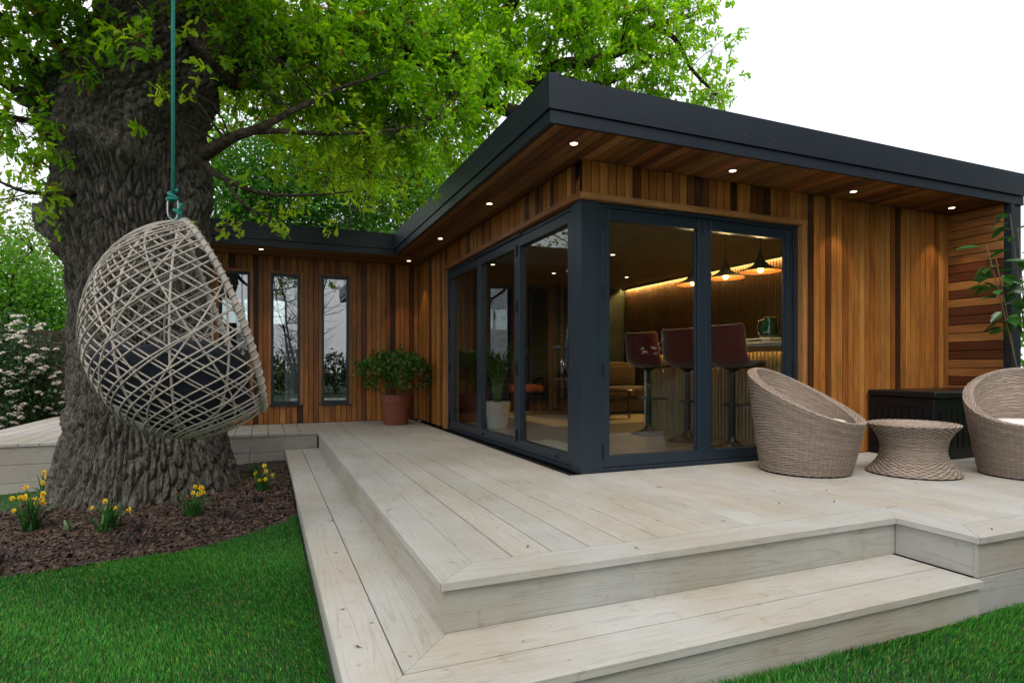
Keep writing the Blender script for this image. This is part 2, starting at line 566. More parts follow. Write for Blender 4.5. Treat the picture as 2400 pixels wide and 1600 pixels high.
c0 = np.array((0.006, 0.075, 0.009)); c1 = np.array((0.085, 0.37, 0.046)); c2 = np.array((0.26, 0.24, 0.07))
mixv = np.clip(RS.normal(0.26, 0.30, nb) + 0.55 * (pat - 0.5), 0, 1)[:, None]
cb = c0 * (1 - mixv) + c1 * mixv
yel = RS.rand(nb) < 0.12
cb[yel] = cb[yel] * np.array((2.4, 1.15, 1.2))
dry = RS.rand(nb) < 0.05
cb[dry] = c2 * RS.uniform(0.5, 1.1, (dry.sum(), 1))
M_GRASS = leaf_mat('grass_blade', 0.3, 0.55, (1.4, 1.4, 0.8), 0.25)
grass = np_mesh('grass', V.reshape(-1, 3), F, M_GRASS, None, np.repeat(cb, 5, axis=0))
tag(grass, 'short dense green lawn grass beside the deck steps', 'grass', kind='stuff')

# mulch bed
m, n, l, out = new_mat('bark_mulch_soil')
p = N(n, 'ShaderNodeBsdfPrincipled', Roughness=0.95)
tc = N(n, 'ShaderNodeTexCoord')
t = N(n, 'ShaderNodeTexVoronoi', Scale=55.0); l.new(tc.outputs['Object'], t.inputs['Vector'])
l.new(ramp(n, l, t.outputs['Color'], [(0.1, (0.012, 0.008, 0.006)), (0.9, (0.055, 0.033, 0.023))]), p.inputs['Base Color'])
b = N(n, 'ShaderNodeBump', Strength=0.8, Distance=0.02); l.new(t.outputs['Distance'], b.inputs['Height']); l.new(b.outputs[0], p.inputs['Normal'])
l.new(p.outputs[0], out.inputs[0])
M_MULCH = m


def bed_z(x, y):
    e = np.clip((y - bed_front(x)) / 0.5, 0, 1)
    d = np.hypot(x + 3.2, y - 2.4)
    return ground_z(x, y) + 0.006 + 0.035 * e + 0.07 * np.exp(-(d / 1.3) ** 2) * e


xs = np.linspace(-4.9, -2.012, 90); tt = np.linspace(0, 1, 70)
X, T = np.meshgrid(xs, tt, indexing='ij')
Y = bed_front(X) - 0.01 + T * (3.85 - bed_front(X))
Z = bed_z(X, Y) + RS.normal(0, 0.004, X.shape)
Z -= 0.10 * np.clip((-4.5 + 0.25 * (Y - 1.5)) - X, 0, 0.4) / 0.4
V = np.stack([X, Y, Z], -1).reshape(-1, 3)
nx, ny = X.shape
ii, jj = np.meshgrid(np.arange(nx - 1), np.arange(ny - 1), indexing='ij')
a = (ii * ny + jj).ravel()
bed = np_mesh('mulch_bed', V, np.stack([a, a + ny, a + ny + 1, a + 1], 1), M_MULCH, smooth=True)
tag(bed, kind='structure')
nchip = 17000
x = RS.uniform(-4.6, -2.015, nchip); y = RS.uniform(0.4, 3.2, nchip)
k = in_bed(x, y + RS.normal(0, 0.025, nchip)); x, y = x[k], y[k]
tv = np.array([(-.5, -.22, 0), (.5, -.3, 0), (.55, .25, 0), (-.45, .3, 0), (0, 0, .18)])
tf = [(0, 1, 4), (1, 2, 4), (2, 3, 4), (3, 0, 4)]
nc = len(x)
D = RS.normal(0, 1, (nc, 3)); D[:, 2] *= 0.45
Nn = RS.normal(0, .5, (nc, 3)); Nn[:, 2] += 1
P = np.stack([x, y, bed_z(x, y) + 0.006], 1)
V, F = scatter(tv, tf, P, frames(D, Nn), RS.uniform(0.012, 0.042, nc))
cc = np.array((0.088, 0.052, 0.036)) * RS.uniform(0.25, 1.35, (nc, 1)) * np.array((1, 1, 1)) + RS.uniform(0, 0.02, (nc, 1))
M_CHIP = leaf_mat('bark_chip', 0.0, 0.85, spec=0.2)
chips = np_mesh('bark_chips', V, F, M_CHIP, None, np.repeat(cc, 5, axis=0))
tag(chips, 'reddish brown bark chips covering the bed around the oak', 'mulch', kind='stuff')

# ================================================================ deck
DC = (0.458, 0.450, 0.420)


def dcol(v=0.05):
    f = random.uniform(1 - v, 1 + v)
    w = random.uniform(-0.012, 0.012)
    return (DC[0] * f + w, DC[1] * f, DC[2] * f - w)


deck = mk('deck', MB().box((-1.60, -1.78, -0.60), (4.08, 5.2, -0.035)).box((0.95, -2.19, -0.60), (4.08, -1.78, -0.036))
          .box((-5.40, 3.90, -0.60), (-1.60, 5.2, -0.034)).box((-5.40, 5.2, -0.60), (-4.3, 8.6, -0.034)), M_MEMBRANE)
tag(deck, kind='structure')
TOP0, TOP1 = -0.030, 0.0
P_ = 0.19; G_ = 0.007
# border planks with mitres
plank_poly(deck, [(-1.63, -1.82), (-1.442, -1.632), (-1.442, 5.2), (-1.63, 5.2)], (0, 1), TOP0, TOP1, M_DECK, dcol())
plank_poly(deck, [(-1.629, -1.8215), (0.92, -1.8215), (1.108, -1.632), (-1.440, -1.632)], (1, 0), TOP0, TOP1, M_DECK, dcol())
plank_poly(deck, [(0.9215, -1.8215), (0.9215, -2.23), (1.108, -2.042), (1.108, -1.634)], (0, 1), TOP0, TOP1, M_DECK, dcol())
plank_poly(deck, [(0.9235, -2.2315), (4.1, -2.2315), (4.1, -2.042), (1.110, -2.042)], (1, 0), TOP0, TOP1, M_DECK, dcol())
x = -1.438
while x < 4.09:
    x1 = min(x + P_ - G_, 4.1)
    y0 = -1.628 if x1 <= 1.109 else -2.038
    if x < 1.109 < x1: y0 = -1.628
    y1 = 5.2 if x1 < 0.02 else -0.015
    if x1 < 0.02:
        cut = random.choice([None, random.uniform(0.5, 3.5)])
        segs = [(y0, cut - 0.001), (cut + 0.001, y1)] if cut else [(y0, y1)]
    else:
        segs = [(y0, y1)]
    for (s0, s1) in segs:
        board(deck, ((x + x1) / 2, (s0 + s1) / 2, -0.015), (0, 1, 0), (-1, 0, 0), s1 - s0, x1 - x, 0.03, M_DECK, dcol(), ch=0.003)
    x += P_
plank_poly(deck, [(1.112, -2.038), (1.216, -2.038), (1.216, -1.636), (1.112, -1.636)], (0, 1), TOP0, TOP1 - 0.0005, M_DECK, dcol())
x = -1.634
while x > -5.42:
    x0 = max(x - P_ + G_, -5.43)
    y1 = 5.2 if x > -4.25 else 8.62
    board(deck, ((x + x0) / 2, (3.868 + y1) / 2, -0.015), (0, 1, 0), (-1, 0, 0), y1 - 3.868, x - x0, 0.03, M_DECK, dcol(), ch=0.003)
    x -= P_
# risers (vertical boards)
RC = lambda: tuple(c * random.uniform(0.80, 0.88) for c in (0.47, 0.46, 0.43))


def riser(p0, p1, z0, z1, nrm):
    d = Vector((p1[0] - p0[0], p1[1] - p0[1], 0)); L = d.length; d.normalize()
    up = Vector((0, 0, 1))
    if d.cross(up).dot(Vector((*nrm, 0))) < 0: d = -d
    c = Vector(((p0[0] + p1[0]) / 2, (p0[1] + p1[1]) / 2, (z0 + z1) / 2)) - Vector((*nrm, 0)) * 0.010
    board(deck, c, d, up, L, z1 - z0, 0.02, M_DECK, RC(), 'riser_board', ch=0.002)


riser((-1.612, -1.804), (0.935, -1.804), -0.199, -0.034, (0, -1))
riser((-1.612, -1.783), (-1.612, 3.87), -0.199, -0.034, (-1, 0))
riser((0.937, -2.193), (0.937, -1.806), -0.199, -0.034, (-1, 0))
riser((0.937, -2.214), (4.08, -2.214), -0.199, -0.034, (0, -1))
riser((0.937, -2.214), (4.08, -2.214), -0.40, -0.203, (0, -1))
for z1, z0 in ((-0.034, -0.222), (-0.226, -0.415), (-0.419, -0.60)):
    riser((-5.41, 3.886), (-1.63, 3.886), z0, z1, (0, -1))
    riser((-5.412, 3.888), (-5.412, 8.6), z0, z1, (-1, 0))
# lower step treads, mitred at the corner
S0, S1 = -0.230, -0.200
step = mk('step', MB().box((-1.97, -2.19, -0.6), (-1.60, 3.84, -0.235)).box((-1.97, -2.19, -0.6), (0.92, -1.78, -0.236)), M_MEMBRANE)
tag(step, kind='structure')
mx0, my0, mx1, my1 = -2.01, -2.25, -1.63, -1.83


def mit(x):  # y on mitre line at x
    return my0 + (x - mx0) * (my1 - my0) / (mx1 - mx0)


plank_poly(step, [(-2.01, mit(-2.01)), (-1.8225, mit(-1.8225)), (-1.8225, 3.866), (-2.01, 3.866)], (0, 1), S0, S1, M_DECK, dcol())
plank_poly(step, [(-1.8165, mit(-1.8165)), (-1.604, mit(-1.604)), (-1.604, 3.866), (-1.8165, 3.866)], (0, 1), S0, S1, M_DECK, dcol())
imit = lambda y: mx0 + (y - my0) * (mx1 - mx0) / (my1 - my0) + 0.002
plank_poly(step, [(imit(-2.25), -2.25), (0.918, -2.25), (0.918, -2.046), (imit(-2.046), -2.046)], (1, 0), S0, S1, M_DECK, dcol())
plank_poly(step, [(imit(-2.040), -2.040), (0.918, -2.040), (0.918, -1.797), (imit(-1.797), -1.797)], (1, 0), S0, S1, M_DECK, dcol())
deck_, deck = deck, step
riser((-1.995, -2.235), (0.905, -2.235), -0.42, -0.234, (0, -1))
riser((-1.995, -2.214), (-1.995, 3.866), -0.45, -0.234, (-1, 0))
deck = deck_

# ================================================================ garden room
room = thing('garden_room', 'cedar clad garden room with dark flat roof and glass bifold doors', 'garden room', (0, 0, 0))
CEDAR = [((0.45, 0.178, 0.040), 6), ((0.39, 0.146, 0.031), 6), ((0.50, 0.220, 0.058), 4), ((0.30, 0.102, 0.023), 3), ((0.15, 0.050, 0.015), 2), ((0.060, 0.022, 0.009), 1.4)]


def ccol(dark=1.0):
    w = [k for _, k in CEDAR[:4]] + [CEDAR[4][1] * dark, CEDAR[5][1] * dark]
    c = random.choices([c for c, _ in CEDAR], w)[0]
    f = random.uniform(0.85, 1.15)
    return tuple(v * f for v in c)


BP = 0.075                                       # cladding pitch


def clad(parent, axis, fixed, a0, a1, z0, z1, nrm, dark=1.0, cols=None):
    """vertical boards between a0..a1 along axis ('x'/'y'); fixed = outer face"""
    n = max(1, round((a1 - a0) / BP)); p = (a1 - a0) / n
    for i in range(n):
        c = a0 + (i + 0.5) * p
        proud = random.choice((0, 0, 0.0035))
        if axis == 'x':
            pos = (c, fixed + 0.010 - proud, (z0 + z1) / 2); ay = (1, 0, 0)
        else:
            pos = (fixed + 0.010 - proud, c, (z0 + z1) / 2); ay = (0, -1, 0)
        board(parent, pos, (0, 0, 1), ay, z1 - z0, p - 0.008, 0.02, M_CEDAR, ccol(dark), ch=0.0055)


# -- walls (dark membrane behind the boards carries the boards)
ZC = 2.41
front = mk('cladding', MB().box((2.245, 0.022, 0.0), (4.40, 0.10, ZC)).box((0.0, 0.024, 2.14), (2.246, 0.10, ZC)), M_MEMBRANE, room)
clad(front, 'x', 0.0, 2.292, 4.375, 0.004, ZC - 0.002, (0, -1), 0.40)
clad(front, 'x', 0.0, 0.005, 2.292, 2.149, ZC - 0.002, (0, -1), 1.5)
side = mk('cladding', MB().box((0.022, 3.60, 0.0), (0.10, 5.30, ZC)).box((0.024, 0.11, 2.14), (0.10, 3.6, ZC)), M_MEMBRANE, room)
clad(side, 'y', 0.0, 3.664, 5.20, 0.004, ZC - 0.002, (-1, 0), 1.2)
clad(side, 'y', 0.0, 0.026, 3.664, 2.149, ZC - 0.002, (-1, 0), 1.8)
# wing wall with window openings: frame x ranges, z range
WINS = [(-2.825, -2.434), (-2.157, -1.766), (-1.462, -1.071), (-3.50, -3.11)]
WZ0, WZ1 = 0.275, 2.165
WY = 5.22
mb = MB()
edges = sorted([-4.2] + [e for w in WINS for e in w] + [0.02])
for i in range(0, len(edges) - 1):
    a, b = edges[i], edges[i + 1]
    if i % 2 == 0: mb.box((a, WY + 0.022, 0), (b, WY + 0.12, ZC))
    else:
        mb.box((a, WY + 0.022, 0), (b, WY + 0.12, WZ0)); mb.box((a, WY + 0.022, WZ1), (b, WY + 0.12, ZC))
wing = mk('cladding', mb, M_MEMBRANE, room)
TR = 0.042
prev = -4.2
for (a, b) in sorted(WINS):
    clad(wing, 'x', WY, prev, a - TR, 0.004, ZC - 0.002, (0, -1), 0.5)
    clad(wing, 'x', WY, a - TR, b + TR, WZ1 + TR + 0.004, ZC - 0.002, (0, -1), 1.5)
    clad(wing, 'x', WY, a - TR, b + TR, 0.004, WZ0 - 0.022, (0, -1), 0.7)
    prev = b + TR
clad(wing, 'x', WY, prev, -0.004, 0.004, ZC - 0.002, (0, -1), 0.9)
# wing end wall
wend = mk('cladding', MB().box((-4.19, WY, 0), (-4.12, 8.6, ZC)), M_MEMBRANE, room)
clad(wend, 'y', -4.22, WY + 0.03, 8.6, 0.004, ZC - 0.002, (-1, 0))
# return screen with horizontal boards, facing left
ret = mk('cladding', MB().box((4.398, -0.50, -0.4), (4.45, 0.02, ZC)), M_MEMBRANE, room)
z = 0.01; nb_ = 27; pz = (ZC - 0.012) / nb_
RETC = [0, 0, 0, 0, 1, 0, 0, 1, 0, 0, 1, 1, 0, 0, 1, 1, 0, 1, 0, 1, 1, 0, 0, 0, 0, 0, 0]
for i in range(nb_):
    c = random.choice([(0.36, 0.15, 0.046), (0.42, 0.19, 0.06), (0.30, 0.11, 0.034)]) if not RETC[i] else (0.13, 0.042, 0.016)
    board(ret, (4.388, -0.245, z + pz * (i + 0.5)), (0, -1, 0), (0, 0, 1), 0.50, pz - 0.006, 0.02, M_CEDAR, c)
# cedar door surround
TC = (0.40, 0.19, 0.065)
board(room, (1.135, -0.012, 2.124), (1, 0, 0), (0, -1, 0), 2.345, 0.075, 0.045, M_CEDAR, TC, 'trim_board')
board(room, (-0.012, 1.80, 2.1245), (0, 1, 0), (1, 0, 0), 3.69, 0.075, 0.044, M_CEDAR, (0.26, 0.10, 0.034), 'trim_board')
board(room, (2.268, -0.012, 1.051), (0, 0, 1), (1, 0, 0), 2.098, 0.046, 0.075, M_CEDAR, TC, 'trim_board')
board(room, (-0.012, 3.640, 1.051), (0, 0, 1), (0, -1, 0), 2.098, 0.046, 0.075, M_CEDAR, TC, 'trim_board')

# -- corner post
mk('corner_post', MB().prism([(-0.012, -0.012), (0.105, -0.012), (0.105, 0.105), (-0.012, 0.105)], 0.0, 2.101)
   .box((-0.0135, 0.104, 0.0), (0.07, 0.135, 2.1)).box((0.104, -0.0135, 0.0), (0.135, 0.07, 2.1)), M_FRAME, room)


# -- bifold door leaves
def leaf(axis, a0, a1, hinge_sides, handle=None, knob=None, name='door_leaf'):
    """axis x: plane y=0 facing -y;  axis y: plane x=0 facing -x"""
    st, zb, zt = 0.066, 0.035, 2.060

    def T(a, d, z):       # a along facade, d depth inward from the face
        return (a, d, z) if axis == 'x' else (d, a, z)

    def bx(mb, a, b, d0, d1, z0, z1):
        lo, hi = T(a, d0, z0), T(b, d1, z1)
        return mb.box(tuple(map(min, lo, hi)), tuple(map(max, lo, hi)))
    f = MB()
    bx(f, a0, a0 + st, 0.012, 0.075, zb, zt); bx(f, a1 - st, a1, 0.012, 0.075, zb, zt)
    bx(f, a0 + st, a1 - st, 0.0125, 0.0745, zb, zb + 0.085); bx(f, a0 + st, a1 - st, 0.0125, 0.0745, zt - 0.085, zt)
    bx(f, a0 + st - .001, a0 + st + 0.012, 0.040, 0.06, zb + .08, zt - .08); bx(f, a1 - st - 0.012, a1 - st + .001, 0.040, 0.06, zb + .08, zt - .08)
    lf = mk(name, f, M_FRAME, room)
    bv = lf.modifiers.new('bevel', 'BEVEL'); bv.width = 0.003; bv.segments = 2
    mk('glass_pane', bx(MB(), a0 + st - 0.01, a1 - st + 0.01, 0.050, 0.0545, zb + 0.075, zt - 0.075), M_GLASS, lf)
    for s in hinge_sides:
        a = a0 if s < 0 else a1
        for z in (0.16, 0.80, 1.40, 1.94):
            mk('hinge', MB().tube([T(a, 0.004, z - 0.055), T(a, 0.004, z + 0.055)], 0.0085, 10).tube([T(a, 0.004, z - 0.012), T(a, 0.004, z + 0.012)], 0.0095, 10), M_BLACK, lf, smooth=False)
    if handle is not None:
        h = bx(MB(), handle - 0.014, handle + 0.014, 0.004, 0.012, 0.80, 1.05)
        h.tube([T(handle, 0.010, 0.98), T(handle, -0.045, 0.98)], 0.009, 10)
        h.tube([T(handle, -0.045, 0.98), T(handle + 0.03, -0.050, 0.982), T(handle + 0.13, -0.048, 0.978)], [0.011, 0.012, 0.009], 10)
        mk('handle', h, M_FRAME, lf)
    if knob is not None:
        mk('door_stop', MB().tube([T(knob, 0.013, 0.075), T(knob, -0.012, 0.075), T(knob, -0.016, 0.075)], [0.012, 0.014, 0.008], 10), M_FRAME, lf)
    return lf


def outer_frame(axis, a0, a1):
    f = MB()

    def bx(a, b, d0, d1, z0, z1):
        lo, hi = ((a, d0, z0), (b, d1, z1)) if axis == 'x' else ((d0, a, z0), (d1, b, z1))
        f.box(lo, hi)
    bx(a0, a0 + 0.05, 0.004, 0.09, 0.0, 2.1); bx(a1 - 0.05, a1, 0.004, 0.09, 0.0, 2.1)
    bx(a0 + 0.05, a1 - 0.05, 0.0045, 0.0895, 0.001, 0.032); bx(a0 + 0.05, a1 - 0.05, 0.0045, 0.0895, 2.064, 2.0995)
    bx(a0 + (a1 - a0) * .3, a0 + (a1 - a0) * .72, -0.012, 0.0045, 2.074, 2.092)
    return mk('door_frame', f, M_FRAME, room)


outer_frame('x', 0.135, 2.245)
outer_frame('y', 0.135, 3.617)
leaf('x', 0.189, 1.189, (-1,))
leaf('x', 1.192, 2.191, (1,))
leaf('y', 0.189, 1.296, (1,), handle=0.255, knob=0.45)
leaf('y', 1.300, 2.402, (), knob=2.25)
leaf('y', 2.406, 3.563, (1,))

# -- wing windows
for i, (a, b) in enumerate(WINS):
    f = MB()
    y0, y1 = WY - 0.004, WY + 0.07
    f.box((a, y0, WZ0), (a + 0.034, y1, WZ1)).box((b - 0.034, y0, WZ0), (b, y1, WZ1))
    f.box((a + 0.034, y0 + .0006, WZ0), (b - 0.034, y1, WZ0 + 0.05)).box((a + 0.034, y0 + .0006, WZ1 - 0.034), (b - 0.034, y1, WZ1))
    wd = mk('window', f, M_FRAME, room)
    mk('pane', MB().box((a + 0.03, WY + 0.024, WZ0 + 0.045), (b - 0.03, WY + 0.029, WZ1 - 0.03)), M_WGLASS, wd)
    mk('sill', MB().box((a - 0.045, WY - 0.05, WZ0 - 0.020), (b + 0.045, WY + 0.03, WZ0 - 0.002)), M_FRAME, wd)
    for kx in (0.15, 0.25):
        mk('drain_cap', MB().box((a + kx - .02, WY - 0.011, WZ0 + 0.014), (a + kx + .02, WY - 0.0035, WZ0 + 0.026)), M_BLACK, wd)
    tc_ = random.choice([(0.36, 0.16, 0.055), (0.31, 0.13, 0.045)])
    board(wd, (a - TR / 2 - .001, WY - 0.008, (WZ0 + WZ1 + TR) / 2), (0, 0, 1), (1, 0, 0), WZ1 - WZ0 + TR, TR, 0.045, M_CEDAR, tc_, 'trim_board')
    board(wd, (b + TR / 2 + .001, WY - 0.008, (WZ0 + WZ1 + TR) / 2), (0, 0, 1), (1, 0, 0), WZ1 - WZ0 + TR, TR, 0.045, M_CEDAR, tc_, 'trim_board')
    board(wd, ((a + b) / 2, WY - 0.0085, WZ1 + TR / 2 + .001), (1, 0, 0), (0, 0, 1), b - a, TR, 0.046, M_CEDAR, tc_, 'trim_board')

# -- roof, fascia, soffit
RX0, RX1, RY0 = -0.54, 4.62, -0.55
WF = 4.42                                        # wing fascia plane
WX0 = -4.69
roof = mk('roof', MB().box((RX0 + 0.02, RY0 + 0.02, 2.47), (RX1 - 0.02, 8.9, 2.672)).box((WX0 + 0.02, WF + 0.02, 2.47), (RX0 + 0.02, 8.9, 2.67)), M_FASCIA, room)
fz0, fz1, fz2 = 2.40, 2.487, 2.702


def fascia(pts, name='fascia'):
    """two-tier metal fascia along a polyline of outer corners (left to right seen from outside)"""
    up, lo_ = MB(), MB()
    for (p, q, off0, off1) in pts:
        d = Vector((q[0] - p[0], q[1] - p[1], 0)); L = d.length; d.normalize()
        nr = Vector((d.y, -d.x, 0))               # outward

        def slab(mb, o0, o1, z0, z1):
            a = Vector((*p, 0)); b = Vector((*q, 0))
            pts_ = [a + nr * o0 + d * (-off0 * o0), b + nr * o0 + d * (off1 * o0), b + nr * o1 + d * (off1 * o1), a + nr * o1 + d * (-off0 * o1)]
            mb.prism([(v.x, v.y) for v in pts_][::-1], z0, z1)
        slab(up, -0.02, 0.014, fz1, fz2)
        slab(lo_, -0.02, 0.0, fz0, fz1 - 0.006)
    u = mk(name, up, M_FASCIA, room)
    mk('fascia_trim', lo_, M_FASCIA, u)
    return u


fa = fascia([((RX0, RY0), (RX1, RY0), 1, 1)])
fb = fascia([((RX0, WF), (RX0, RY0), -1, 1)])
fc = fascia([((WX0, WF), (RX0, WF), 1, -1)])
fd = fascia([((WX0, 8.9), (WX0, WF), 0, 1)])
fe = fascia([((RX1, RY0), (RX1, 8.9), 1, 0)])
# corner flashings
mk('corner_flashing', MB().prism([(RX0 - 0.0165, RY0 - 0.0165), (RX0 + 0.055, RY0 - 0.0165), (RX0 + 0.055, RY0 - 0.0142), (RX0 - 0.0142, RY0 - 0.0142), (RX0 - 0.0142, RY0 + 0.055), (RX0 - 0.0165, RY0 + 0.055)], fz1 - 0.002, fz2 + 0.012), M_FASCIA, fa)
mk('corner_flashing', MB().prism([(RX0 - 0.0025, RY0 - 0.0025), (RX0 + 0.055, RY0 - 0.0025), (RX0 + 0.055, RY0 - 0.0006), (RX0 - 0.0006, RY0 - 0.0006), (RX0 - 0.0006, RY0 + 0.055), (RX0 - 0.0025, RY0 + 0.055)], fz0 - 0.003, fz1 - 0.008), M_FASCIA, fa)
scr = lambda: MB().lathe([(0.006, 0), (0.006, 0.002), (0.004, 0.004), (0.001, 0.005)], 8)
Rfront = Matrix.Rotation(math.pi / 2, 4, 'X'); Rside = Matrix.Rotation(-math.pi / 2, 4, 'Y')
x = -0.43
while x < 4.6:
    mk('screw', scr, M_SCREW, fa, Matrix.Translation((x, RY0 - 0.014, 2.545)) @ Rfront, key='screw'); x += 0.30
y = -0.3
while y < 4.3:
    mk('screw', scr, M_SCREW, fb, Matrix.Translation((RX0 - 0.014, y, 2.545)) @ Rside, key='screw'); y += 0.42
x = -4.5
while x < -0.7:
    mk('screw', scr, M_SCREW, fc, Matrix.Translation((x, WF - 0.014, 2.545)) @ Rfront, key='screw'); x += 0.42
# soffits
SC = lambda: tuple(v * random.uniform(0.7, 1.0) for v in random.choice([(0.30, 0.115, 0.036), (0.24, 0.088, 0.028), (0.15, 0.052, 0.018), (0.36, 0.15, 0.05)]))
soff = mk('soffit', MB().box((RX0 + 0.02, RY0 + 0.02, 2.435), (RX1 - 0.02, 0.02, 2.465)).box((RX0 + 0.02, 0.02, 2.4351), (0.03, WF + 0.02, 2.4651))
          .box((WX0 + 0.02, WF + 0.02, 2.4352), (0.03, WY + 0.05, 2.4652)), M_MEMBRANE, room)
vs = 0.055
x = 0.0
while x < 4.5:
    board(soff, (x + 0.046, (RY0 + vs + 0.02) / 2, 2.423), (0, 1, 0), (1, 0, 0), -(RY0 + vs) + 0.02, 0.088, 0.022, M_CEDAR, SC()); x += 0.0935
xx = np.linspace(RX0 + vs, 0.0, 7)
for a, b in zip(xx[:-1], xx[1:]):
    board(soff, ((a + b) / 2, (RY0 + vs + WF) / 2, 2.4232), (0, 1, 0), (1, 0, 0), WF - RY0 - vs, b - a - 0.006, 0.022, M_CEDAR, SC())
yy = np.linspace(WF + vs, WY + 0.02, 10)
for a, b in zip(yy[:-1], yy[1:]):
    board(soff, ((WX0 + 0.02) / 2, (a + b) / 2, 2.4234), (1, 0, 0), (0, -1, 0), -WX0 - 0.02, b - a - 0.006, 0.022, M_CEDAR, SC())
vent = MB()
vent.box((RX0 + vs - .004, RY0 + 0.012, 2.4195), (RX1 - 0.02, RY0 + vs - 0.004, 2.4345)).box((RX0 + 0.012, RY0 + 0.012, 2.4195), (RX0 + vs - 0.004, WF, 2.4345)).box((WX0 + 0.02, WF + 0.012, 2.4194), (RX0 + 0.012, WF + vs - 0.004, 2.4344))
vt = mk('vent_strip', vent, M_MEMBRANE, soff)
vb = MB()
x = RX0 + vs
k = 0
while x < 4.5:
    if k % 9 != 8: vb.box((x, RY0 + 0.022, 2.4165), (x + 0.004, RY0 + 0.042, 2.4196))
    x += 0.0125; k += 1
y = RY0 + vs
while y < WF - 0.05:
    if k % 9 != 8: vb.box((RX0 + 0.022, y, 2.4165), (RX0 + 0.042, y + 0.004, 2.4196))
    y += 0.0125; k += 1
tag(mk('vent_slots', vb, simple('vent_light', (0.30, 0.29, 0.22), 0.7), soff), kind='stuff')
# screen end post, dark metal
mk('end_post', MB().box((4.398, -0.56, -0.4), (4.452, -0.502, 2.40)).box((4.452, -0.535, -0.4), (4.60, -0.40, 2.40)).box((4.452, -0.40, -0.4), (4.56, 8.8, 2.45)), M_FASCIA, room)
mk('screw', scr, M_SCREW, room, Matrix.Translation((4.52, -0.535, 2.28)) @ Rfront, key='screw')

# -- downlights in the soffit
LAMPS = [(-0.209, -0.258), (1.261, -0.235), (2.688, -0.21), (4.10, -0.20), (-0.22, 1.438), (-0.233, 3.144), (-0.249, 4.82), (-2.286, 4.72), (-4.0, 4.72)]


def spot(parent, loc, energy, size=1.15, col=(1.0, 0.70, 0.38), blend=0.35, rad=0.02):
    ld = bpy.data.lights.new('downlight_beam', 'SPOT')
    ld.energy = energy; ld.color = col; ld.spot_size = size; ld.spot_blend = blend; ld.shadow_soft_size = rad
    o = bpy.data.objects.new('downlight_beam', ld)
    reg(o, parent, Matrix.Translation(loc))
    return o


def downlight(parent, x, y, z, energy, ring=M_BLACK, r=0.042):
    d = mk('downlight', lambda: MB().lathe([(r * .78, 0.0), (r * .80, -0.004), (r * .98, -0.0045), (r, -0.001), (r, 0.0)], 20), ring, parent, Matrix.Translation((x, y, z)), key=('dl', ring.name, r), smooth=False)
    mk('lamp', lambda: MB().lathe([(r * .02, -0.0015), (r * .72, -0.0015), (r * .76, 0.001)], 20), M_LAMP, d, Matrix.Translation((x, y, z - 0.004)), key=('dlamp', r))
    spot(d, (x, y, z - 0.012), energy)
    return d


for (x, y) in LAMPS: downlight(room, x, y, 2.4115, 11, r=0.036)
# ================================================================ interior shell
M_CEIL = simple('painted_ceiling', (0.26, 0.21, 0.145), 0.8, noise=0.04, nscale=3)
M_DARKWALL = simple('dark_green_wall', (0.030, 0.036, 0.028), 0.7, noise=0.1, nscale=4)
M_BROWNWALL = simple('dark_walnut_panel', (0.055, 0.026, 0.014), 0.5, noise=0.3, nscale=6)
M_PLASTER = simple('wing_plaster', (0.30, 0.26, 0.20), 0.8)
FZ = 0.006
fl = mk('floor', MB().box((0.09, 0.09, -0.05), (4.36, 7.2, 0.0)), M_MEMBRANE, room)
for i in range(24):                              # planks run along X
    y0 = 0.095 + i * 0.247
    xo = random.uniform(0.3, 1.6)
    xs_ = [0.095, xo, xo + 1.5, xo + 3.0, 4.355]
    for a, b in zip(xs_[:-1], xs_[1:]):
        if b <= a or a >= 4.35: continue
        b = min(b, 4.355)
        f_ = random.uniform(0.8, 1.15)
        board(fl, ((a + b) / 2, y0 + 0.1235, 0.0), (1, 0, 0), (0, 1, 0), b - a - 0.001, 0.2455, 0.012, M_FLOOR, (0.20 * f_, 0.155 * f_, 0.118 * f_), 'floor_plank', ch=0.0015)
mk('ceiling', MB().box((0.09, 0.09, 2.35), (4.36, 7.3, 2.40)), M_CEIL, room)
mk('inner_wall', MB().box((2.3, 6.0, 0), (4.36, 6.1, 2.35)).box((2.28, 6.0, 0), (2.3, 7.2, 2.35)), M_DARKWALL, room)
mk('inner_wall', MB().box((0.02, 7.2, 0), (2.3, 7.3, 2.35)).box((0.101, 3.66, 0.0), (0.12, 7.2, 2.35)), M_BROWNWALL, room)
mk('inner_wall', MB().box((4.345, 0.1, 0), (4.36, 6.0, 2.35)).box((2.25, 0.101, 0), (4.345, 0.12, 2.35)).box((0.101, 0.101, 2.11), (2.25, 0.12, 2.35)).box((0.101, 0.12, 2.11), (0.12, 3.66, 2.35)), M_DARKWALL, room)
# slatted wall, slats on a black felt
sl = mk('slat_wall', MB().box((4.325, 1.0, 0.02), (4.344, 5.98, 2.33)), M_BLACK, room)
y = 1.03
while y < 5.95:
    board(sl, (4.316, y, 1.17), (0, 0, 1), (0, -1, 0), 2.28, 0.034, 0.02, M_OAKSLAT, tuple(v * random.uniform(0.8, 1.1) for v in (0.105, 0.056, 0.030)), 'slat', ch=0.001)
    y += 0.052
mk('led_strip', MB().box((4.265, 1.0, 2.325), (4.28, 5.97, 2.335)), M_LED, room)
mk('led_cove', MB().box((4.235, 1.0, 2.312), (4.245, 5.97, 2.35)), M_CEIL, room)
for (x, y) in ((2.134, 2.95), (3.45, 4.6), (2.115, 4.7), (1.2, 1.6), (0.9, 4.3), (3.3, 1.0)):
    downlight(room, x, y, 2.3495, 5.5, simple('white_ring', (0.7, 0.68, 0.62), 0.5), 0.04)
